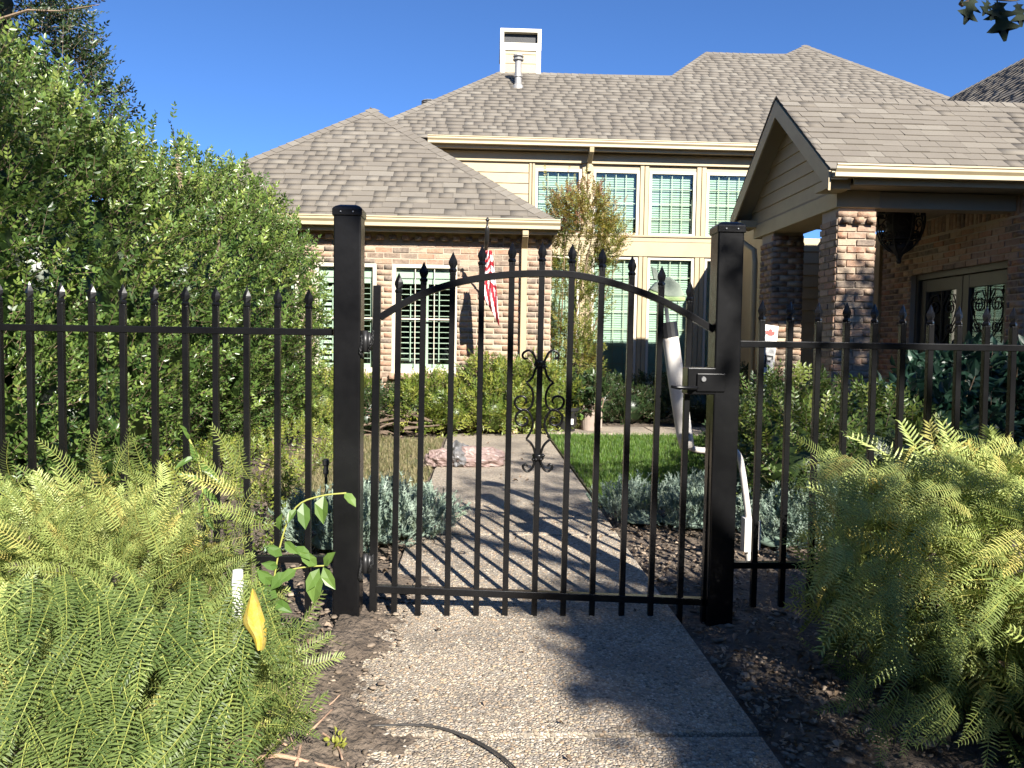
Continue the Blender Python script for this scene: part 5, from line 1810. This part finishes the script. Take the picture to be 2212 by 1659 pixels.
def juniper(label, lumps, n):
    t = empty('juniper', (lumps[0][0][0], lumps[0][0][1], 0), label, 'shrub', 'low blue junipers')
    pc = Pieces(JT)
    lumps_scatter(pc, lumps, n, 4, (.8, 1.3), .01, up=.45, out=.8, jit=.7, inner=.6)
    pc.build('sprig', 'foliage', M['juniper'], t, 150)
    core(t, lumps, M['juniper'], .6)


juniper('silvery blue juniper spreading over the left edge of the path', [((-.56, 4.22, .03), (.24, .28, .14)), ((-.36, 4.35, .01), (.18, .24, .09)), ((-.76, 4.1, .0), (.22, .24, .12))], 420)
juniper('silvery blue juniper along the front of the green lawn', [((1.02, 4.7, .0), (.24, .24, .08)), ((1.3, 4.6, .01), (.28, .28, .10)), ((1.55, 4.75, .01), (.26, .3, .10))], 420)
juniper('silvery blue juniper behind the latch post and white ornament', [((1.95, 4.3, .02), (.32, .36, .14)), ((1.65, 4.2, .0), (.2, .26, .10))], 300)

# ---- plum yews in the foreground
FT = [yew_frond(40 + i, .15 + .018 * i, 16 + i, .029, -.18, .12, .0036, .0020, 84, 46) for i in range(4)]
YT = [yew_frond(i, .24, 20, .038, -.10, .28) for i in range(4)] + [yew_frond(9 + i, .19, 18, .030, .02, .5) for i in range(3)] + [yew_frond(20 + i, .28, 22, .038, -.25, .2) for i in range(2)]


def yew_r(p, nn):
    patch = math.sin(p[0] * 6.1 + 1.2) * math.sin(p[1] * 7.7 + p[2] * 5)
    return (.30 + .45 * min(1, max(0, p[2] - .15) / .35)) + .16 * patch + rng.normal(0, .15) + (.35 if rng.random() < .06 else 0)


def yew(label, lumps, n, bias, ind=300, cut=None, extra=(), inner=.6, scale=(.6, 1.1)):
    t = empty('plum_yew', (lumps[0][0][0], lumps[0][0][1], 0), label, 'shrub', 'plum yews at the fence')
    pc = Pieces(YT + FT)
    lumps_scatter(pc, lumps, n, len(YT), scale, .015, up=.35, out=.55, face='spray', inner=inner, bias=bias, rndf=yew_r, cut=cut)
    for (px, py, Y, ex, ey, sc, rn) in extra:
        a, b = at(px, py, Y=Y), at(ex, ey, Y=Y - .07)
        pc.add(len(YT) + int(rng.integers(4)), basis(b - a, (rng.normal() * .25, -1, .75)) * sc, np.array(a), float(min(.98, max(.02, rn))))
    pc.build('frond', 'fronds', [M['yew'], M['yew_stem']], t, ind)
    dl = Pieces([leaf_poly(1, .55, .35, .3) + ([0, 0],), leaf_poly(1, .4, -.3, -.2) + ([0, 0],)])
    lumps_scatter(dl, lumps, 90, 2, (.02, .05), .05, jit=1.5, inner=.98)
    dl.build('dry_leaf', 'dry_leaves', M['dry_leaf'], t, 60)
    core(t, lumps, M['soil'], .25)
    rd = random.Random(n)
    for k in range(9):
        l = lumps[rd.randrange(len(lumps))]
        e = Vector(l[0]) + Vector((rd.uniform(-.6, .6) * l[1][0], rd.uniform(-.6, .6) * l[1][1], l[1][2] * .5))
        b = Vector((l[0][0] * .8 + lumps[0][0][0] * .2, l[0][1], -.02))
        MB().tube(sm_curve([b, b.lerp(e, .5) + Vector((0, 0, .08)), e], 4), [.009 * (1 - .08 * i) for i in range(9)], 5).build('stem', M['twig'], t, smooth=True)
    return t


LY = [((-1.95, 2.45, .14), (.75, .42, .40)), ((-1.30, 2.5, .10), (.52, .36, .42)), ((-1.35, 1.95, .0), (.58, .45, .34)), ((-1.0, 2.3, .03), (.36, .38, .36)), ((-2.0, 1.95, .06), (.65, .5, .38)),
      ((-.80, 2.3, -.02), (.22, .3, .22)), ((-1.05, 1.75, -.02), (.40, .36, .24)), ((-2.6, 2.3, .14), (.6, .5, .42)), ((-1.5, 1.5, -.02), (.55, .4, .26)), ((-.71, 1.90, .04), (.21, .16, .28))]
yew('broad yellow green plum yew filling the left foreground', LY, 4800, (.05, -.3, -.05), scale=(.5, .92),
    extra=[(470 + 9 * k, 1430 - 6 * (k % 5) + 14 * (k % 3), 1.93 - .01 * (k % 3), 440 + 16 * k + 30 * (k % 2), 1290 + 11 * (k % 4) + (40 if 5 <= k <= 8 else 0), .75, rng.uniform(.3, .7)) for k in range(12)]
    + [(x, y, 1.62 + .10 * ((1500 - y) / 150) + rng.uniform(-.04, .04), x + rng.normal(-25, 45), y + rng.uniform(70, 130), rng.uniform(.7, 1.05), rng.normal(.20, .12)) for x, y in [(rng.uniform(10, 560), rng.uniform(1230, 1620)) for _ in range(150)]]
    + [(x, y, 2.12 + rng.uniform(-.08, .08), x + rng.normal(0, 60), y - rng.uniform(40, 110), rng.uniform(.6, .95), rng.normal(.6, .15)) for x, y in [(rng.uniform(10, 560), rng.uniform(1020, 1220)) for _ in range(60)]])
RY = [((1.90, 2.3, .38), (.52, .42, .30)), ((1.54, 2.35, .38), (.34, .34, .22)), ((2.25, 2.35, .36), (.5, .42, .30)), ((1.80, 2.0, .22), (.38, .32, .24)), ((2.1, 1.75, .02), (.4, .35, .16)), ((1.48, 2.45, .22), (.24, .28, .24))]
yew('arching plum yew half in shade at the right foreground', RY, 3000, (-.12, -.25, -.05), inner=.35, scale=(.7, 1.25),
    extra=[(x, y, 1.98 + .10 * rng.random() + .25 * max(0, (1130 - y) / 180), x + rng.normal(-55, 40), y + rng.normal(25, 45), rng.uniform(.7, 1.05), rng.normal(.62, .15)) for x, y in [(rng.uniform(1790, 2220), rng.uniform(965, 1230)) for _ in range(120)]]  # top fronds toned lighter than lower ones: sunlit look put into colour
    + [(x, y, 1.85 + .12 * rng.random(), x + rng.normal(-40, 40), y + rng.uniform(40, 100), rng.uniform(.7, 1.0), rng.normal(.35, .12)) for x, y in [(rng.uniform(1860, 2210), rng.uniform(1230, 1560)) for _ in range(50)]])

# ---- young climber with broad leaves beside the hinge post
cv = empty('climbing_shoot', at(600, 1290, Z=0), 'young climbing shoot with broad pointed leaves beside the hinge post', 'plant')
Yc = 2.35
MB().tube(sm_curve([at(575, 1330, Y=Yc), at(590, 1260, Y=Yc), at(610, 1160, Y=Yc), at(640, 1095, Y=Yc), at(690, 1072, Y=Yc), at(748, 1065, Y=Yc)], 4), .0028, 6).build('stem', M['yew_stem'], cv, smooth=True)
MB().tube(sm_curve([at(590, 1270, Y=Yc), at(620, 1235, Y=Yc), at(660, 1225, Y=Yc), at(700, 1222, Y=Yc)], 4), .0026, 6).build('stem', M['yew_stem'], cv, smooth=True)
vl = Pieces([leaf_poly(1, .55, .12, .15) + ([0, 0],), leaf_poly(1, .62, .2, .25) + ([0, 0],)])
for (bx, by, ex, ey, rn) in ((744, 1064, 768, 1090, .9), (700, 1070, 692, 1128, .6), (655, 1085, 658, 1140, .3), (640, 1100, 620, 1125, .4), (690, 1228, 662, 1275, .6), (698, 1225, 720, 1272, .7), (700, 1222, 718, 1195, .6), (685, 1222, 650, 1195, .5),
                             (640, 1230, 605, 1255, .4), (620, 1235, 585, 1270, .3), (610, 1200, 575, 1180, .3), (615, 1170, 640, 1195, .5), (600, 1290, 560, 1270, .2), (595, 1300, 625, 1320, .3), (610, 1150, 600, 1115, .5), (588, 1262, 560, 1235, .4),
                             (690, 1235, 672, 1300, .75), (600, 1225, 570, 1218, .2), (640, 1180, 668, 1205, .4)):
    a, b = at(bx, by, Y=Yc), at(ex, ey, Y=Yc - .03)
    l = (b - a).length * 1.05
    vl.add(int(rng.integers(2)), basis(b - a, (rng.normal() * .4, -1, .5)) * l, np.array(a), rn)
vl.build('leaf', 'leaves', M['vine_leaf'], cv, 300)
# second shoot standing in the yew
c3 = empty('leafy_seedling', at(440, 1130, Z=0), 'upright leafy seedling growing out of the left yew', 'plant')
Ys = 2.2
MB().tube(sm_curve([at(450, 1150, Y=Ys), at(440, 1080, Y=Ys), at(430, 1000, Y=Ys), at(402, 935, Y=Ys)], 4), .003, 6).build('stem', M['yew_stem'], c3, smooth=True)
vl = Pieces([leaf_poly(1, .3, .15, .2) + ([0, 0],)])
for (bx, by, ex, ey, rn) in ((404, 935, 392, 918, .6), (410, 950, 398, 928, .5), (425, 985, 370, 1010, .4), (430, 1000, 475, 1040, .3), (438, 1050, 470, 1090, .5), (436, 1040, 385, 1020, .5), (444, 1090, 455, 1150, .3), (440, 1060, 425, 1105, .4), (430, 1000, 410, 960, .4)):
    a, b = at(bx, by, Y=Ys), at(ex, ey, Y=Ys - .03)
    vl.add(0, basis(b - a, (rng.normal() * .4, -1, .6)) * (b - a).length, np.array(a), rn)
vl.build('leaf', 'leaves', M['vine_leaf'], c3, 300)
# small yellow weed at the path corner
wd = empty('weed', at(735, 1620, Z=0), 'small yellow leaved weed at the corner of the front slab', 'plant')
wpos = at(728, 1625, Z=0)
vl = Pieces([leaf_poly(1, .6, .2, .2) + ([0, 0],)])
for k in range(26):
    d = unit(rng.normal(size=3)); d[2] = abs(d[2]) + .3
    vl.add(0, basis(d, rng.normal(size=3)) * rng.uniform(.012, .024), np.array(wpos) + d * np.array([.03, .03, .04]) * rng.uniform(.2, 1) + np.array([0, 0, .01]), .9)
vl.build('leaf', 'leaves', M['nandina'], wd, 30)

# ---- grass
GT = [grass_tuft(i, .055, 5, .0042) for i in range(5)]
gp = Pieces(GT)
for _ in range(15000):
    y = 5.2 + 4.0 * rng.random() ** 1.1
    x = rng.uniform(.84, 3.3)
    gp.add(int(rng.integers(5)), np.array(Matrix.Rotation(rng.uniform(0, 6.28), 3, 'Z')) * rng.uniform(.6, 1.25), np.array([x, y, -.014]), float(min(.99, max(0, rng.normal(.45, .25)))))
lg = gp.build('tuft', 'lawn_grass', M['grass'], None, 0)
tag(lg, 'short bright green lawn grass right of the path', 'grass', kind='stuff')
gp = Pieces([grass_tuft(20 + i, .06, 5, .0045, .9) for i in range(4)])
for _ in range(6500):
    y = rng.uniform(5.3, 8.8); x = -1.75 + 1.34 * rng.random()
    if math.sin(x * 7 + y * 3) * math.sin(y * 5 - x * 2) > .45 and rng.random() < .7: continue
    gp.add(int(rng.integers(4)), np.array(Matrix.Rotation(rng.uniform(0, 6.28), 3, 'Z')) * rng.uniform(.5, 1.15), np.array([x, y, -.02]), float(rng.random()))
lg = gp.build('tuft', 'dry_lawn_grass', M['dry_grass'], None, 0)
tag(lg, 'patchy yellowish grass left of the path', 'grass', kind='stuff')

# ---- stones set in the path surface, gravel and fallen leaves in the beds
RT = [rock_tpl(i, .7) for i in range(6)]
pb = Pieces(RT)
n = 0
while n < 15000:
    y = 1.55 + 3.6 * rng.random() ** 1.6
    x = rng.uniform(PX0 + .01, PX1 - .01)
    if abs(y - 2.06) < .012 or abs(y - 4.285) < .012: continue
    s = rng.uniform(.006, .0135)
    z = -.004 if y < 2.06 else (0 if y < 4.28 else .005)
    Mx = np.array(Matrix.Rotation(rng.uniform(0, 6.28), 3, 'Z')) @ np.diag([s * rng.uniform(.8, 1.5), s, s * .55])
    pb.add(int(rng.integers(6)), Mx, np.array([x, y, z + .0005]), float(rng.random()))
    n += 1
o = pb.build('stone', 'aggregate_stones', M['pebble'], path, 0)

gv = Pieces(RT)
for _ in range(5200):
    q = rng.random()
    if q < .55:
        y = rng.uniform(1.8, 5.0); x = PX1 + .03 + rng.random() ** 1.4 * (1.4 if y > 2.6 else .5)
    elif q < .8:
        y = rng.uniform(1.6, 4.2); x = PX0 - .02 - rng.random() ** 1.6 * (.45 if y < 3 else .8)
    else:
        y = rng.uniform(3.2, 8.5); x = -.45 - rng.random() * 1.6
    s = rng.choice([.008, .012, .016, .024, .034], p=[.35, .3, .2, .1, .05])
    Mx = np.array(Matrix.Rotation(rng.uniform(0, 6.28), 3, 'Z') @ Matrix.Rotation(rng.uniform(-.3, .3), 3, 'X')) @ np.diag([s * rng.uniform(.8, 1.6), s, s * .75])
    gv.add(int(rng.integers(6)), Mx, np.array([x, y, -.022 + s * .2]), float(rng.random()))
for _ in range(900):
    y = rng.uniform(1.5, 3.4); x = PX0 + .12 - rng.random() * .42
    s = rng.choice([.005, .008, .012, .02, .03], p=[.35, .3, .2, .1, .05])
    Mx = np.array(Matrix.Rotation(rng.uniform(0, 6.28), 3, 'Z') @ Matrix.Rotation(rng.uniform(-.3, .3), 3, 'X')) @ np.diag([s * rng.uniform(.8, 1.6), s, s * .75])
    gv.add(int(rng.integers(6)), Mx, np.array([x, y, .006 + s * .2 + .04 * max(0, min(.35, PX0 + .02 - x))]), float(rng.uniform(.2, 1) if s > .012 else rng.random()))
o = gv.build('stone', 'gravel', M['rock'], None, 0)
tag(o, 'scattered gravel and clods on the soil beside the path', 'gravel', kind='stuff')
lf = Pieces([leaf_poly(1, .55, .35, .3) + ([0, 0],), leaf_poly(1, .4, -.3, -.2) + ([0, 0],), leaf_poly(1, .7, .5, .5) + ([0, 0],)])
for _ in range(2600):
    q = rng.random()
    if q < .6:
        y = rng.uniform(2.0, 5.2); x = PX1 + .02 + rng.random() * (1.6 if y > 2.7 else .55)
    elif q < .75:
        y = rng.uniform(1.7, 4.4); x = PX0 - rng.random() * .5
    else:
        y = rng.uniform(3.2, 9.0); x = -.5 - rng.random() * 1.6
    d = rng.normal(size=3); d[2] *= .25
    lf.add(int(rng.integers(3)), basis(d, (rng.normal() * .4, rng.normal() * .4, 1)) * rng.uniform(.012, .034), np.array([x, y, rng.uniform(-.018, .006)]), float(rng.random()))
for _ in range(45):
    lf.add(int(rng.integers(3)), basis(rng.normal(size=3) * [1, 1, .2], (0, 0, 1)) * rng.uniform(.008, .022), np.array([rng.uniform(PX0, PX1), rng.uniform(1.8, 4), .010]), float(rng.random()))
for _ in range(70):
    lf.add(int(rng.integers(3)), basis(rng.normal(size=3) * [1, 1, .2], (0, 0, 1)) * rng.uniform(.015, .04), np.array([rng.uniform(PX0, PX1), rng.uniform(4, 9), .012]), float(rng.random()))
o = lf.build('leaf', 'leaf_litter', M['dry_leaf'], None, 0)
tag(o, 'dry brown fallen leaves lying on the beds', 'leaf litter', kind='stuff')

# ---- unseen trees added behind the viewer to dim sky light; windows mirror them
RL = []
for k in range(15):
    an = R(168 + 204 * k / 14)
    rr2 = 11.5 + 1.5 * math.sin(k * 2.1)
    RL.append(((rr2 * math.cos(an) + .5, rr2 * math.sin(an) * 1.0 - .5, 2.7), (1.9, 1.5, 2.9 + .5 * math.sin(k * 1.7))))
rt_ = Pieces([sprig(9, .7, .30, .16, 55, 150 + i, lift=30) for i in range(3)])
lumps_scatter(rt_, RL, 3000, 3, (.8, 1.3), .1, up=.4, out=.7, jit=.8, inner=.8, front=False)
o = rt_.build('sprig', 'sky_blocker_trees', [M['oak_leaf'], M['bark']], None, 0)
tag(o, 'unseen mass of trees added behind the viewer to dim the sky light', 'trees', kind='stuff')
core(o, RL, M['oak_leaf'], .82)

# ================================================================== STREET TREE BEHIND THE VIEWER (its twig hangs into the top right corner)
oak = empty('oak_tree', (6.2, -4.6, -.05), 'oak tree whose dark lobed leaves hang into the top right corner', 'tree')
OL = [((3.32, -4.24, 4.6), (.32, .34, .25)), ((3.42, -4.82, 4.6), (.36, .36, .25)), ((3.62, -5.30, 4.6), (.26, .22, .18)), ((4.45, -5.15, 4.6), (.55, .36, .22)), ((3.6, -2.75, 5.2), (1.05, .60, .40)), ((4.6, -2.5, 5.5), (1.0, .6, .5)), ((6.9, -1.2, 5.2), (1.1, 1.2, .8)), ((7.7, .2, 5.6), (1.2, 1.2, .9)),
      ((3.65, -1.2, 5.3), (.5, .4, .3)), ((5.4, -2.85, 5.3), (.9, .6, .45)), ((8.3, -5.6, 6.0), (1.7, 1.6, 1.2)), ((8.8, -3.0, 6.0), (1.8, 1.8, 1.3)), ((7.2, -9.0, 6.0), (1.6, 1.3, 1.0)), ((9.8, -6.2, 7.0), (2.0, 2.0, 1.4)), ((.2, -3.2, 7.0), (.9, .8, .5)), ((-.8, -2.6, 7.2), (.8, .7, .5)), ((6.7, .6, 5.6), (.9, .7, .45)), ((6.6, 1.4, 5.7), (.8, .6, .4)), ((7.6, 1.3, 5.6), (.8, .7, .5))]
OL2 = OL[-3:]
ot = Pieces([lobed_leaf()])
lumps_scatter(ot, OL[3:4], 900, 1, (.10, .16), 2.4, up=-.3, out=.6, jit=1.2, inner=.2, front=False)
lumps_scatter(ot, OL[:3], 950, 1, (.10, .16), 2.4, up=-.3, out=.6, jit=1.2, inner=.2, front=False)
lumps_scatter(ot, OL2, 1500, 1, (.10, .16), 2.4, up=-.3, out=.6, jit=1.2, inner=.2, front=False)
lumps_scatter(ot, OL, 9500, 1, (.10, .16), 2.4, up=-.3, out=.6, jit=1.2, inner=.35, front=False)
tipb = at(2150, -20, Y=3.0)
for (bx, by, ex, ey) in ((2104, -12, 2082, 52), (2136, -2, 2122, 34), (2152, -6, 2170, 88), (2196, 2, 2206, 58), (2160, 2, 2140, 44)):
    a, b = at(bx, by, Y=3.0), at(ex, ey, Y=2.97)
    ot.add(0, basis(b - a, (rng.normal() * .25, -1, .2)) * (b - a).length * 1.02, np.array(a), .05)  # darkest leaf tone: their shaded undersides are put into the colour
for k in range(60):
    f = rng.random()
    p = Vector((3.6, -.6, 4.2)).lerp(tipb + Vector((0, 0, .25)), f)
    if p.y > 2.2: continue
    ot.add(0, basis(rng.normal(size=3) + [0, 0, -1], rng.normal(size=3)) * rng.uniform(.09, .13), np.array(p) + rng.normal(size=3) * [.25, .2, .15] + [.2, 0, 0], float(rng.random()))
ot.build('leaf', 'crown', M['oak_leaf'], oak, 40)
MB().tube([(6.2, -4.6, -.3), (6.2, -4.6, .8), (6.2, -4.6, 2.2), (6.3, -4.6, 3.4), (6.4, -4.6, 5.5)], [.30, .23, .20, .17, .06], 12).build('trunk', M['bark'], oak, smooth=True)
for tip in ((3.42, -4.8, 4.65), (3.58, -5.35, 4.6), (6.9, -1.2, 5.2), (3.6, -2.75, 5.2), (7.7, .2, 5.6), (8.3, -5.6, 6.0), (8.8, -3, 6.0), (7.2, -9.0, 6), (9.8, -6.2, 7), (.2, -3.2, 6.9), (6.7, .9, 5.5)):
    b = Vector((6.2, -4.6, 2.6)); t = Vector(tip)
    q = sm_curve([b, b.lerp(t, .5) + Vector((0, 0, .35)), t], 5)
    MB().tube(q, [.10 * (1 - .8 * i / (len(q) - 1)) for i in range(len(q))], 8).build('limb', M['bark'], oak, smooth=True)
q = sm_curve([(6.9, -1.2, 4.9), (5.0, .4, 4.4), (2.9, 1.8, 3.2), tipb + Vector((.05, 0, .06)), tipb + Vector((-.1, .05, -.01))], 5)
MB().tube(q, [.035 * (1 - .9 * i / (len(q) - 1)) for i in range(len(q))], 7).build('limb', M['bark'], oak, smooth=True)
MB().tube(sm_curve([at(2240, -30, Y=3.0), at(2205, -2, Y=3.0), at(2160, 0, Y=3.0), at(2120, -8, Y=3.0), at(2092, -14, Y=3.0)], 4), .0035, 6).build('twig', M['twig'], oak, smooth=True)
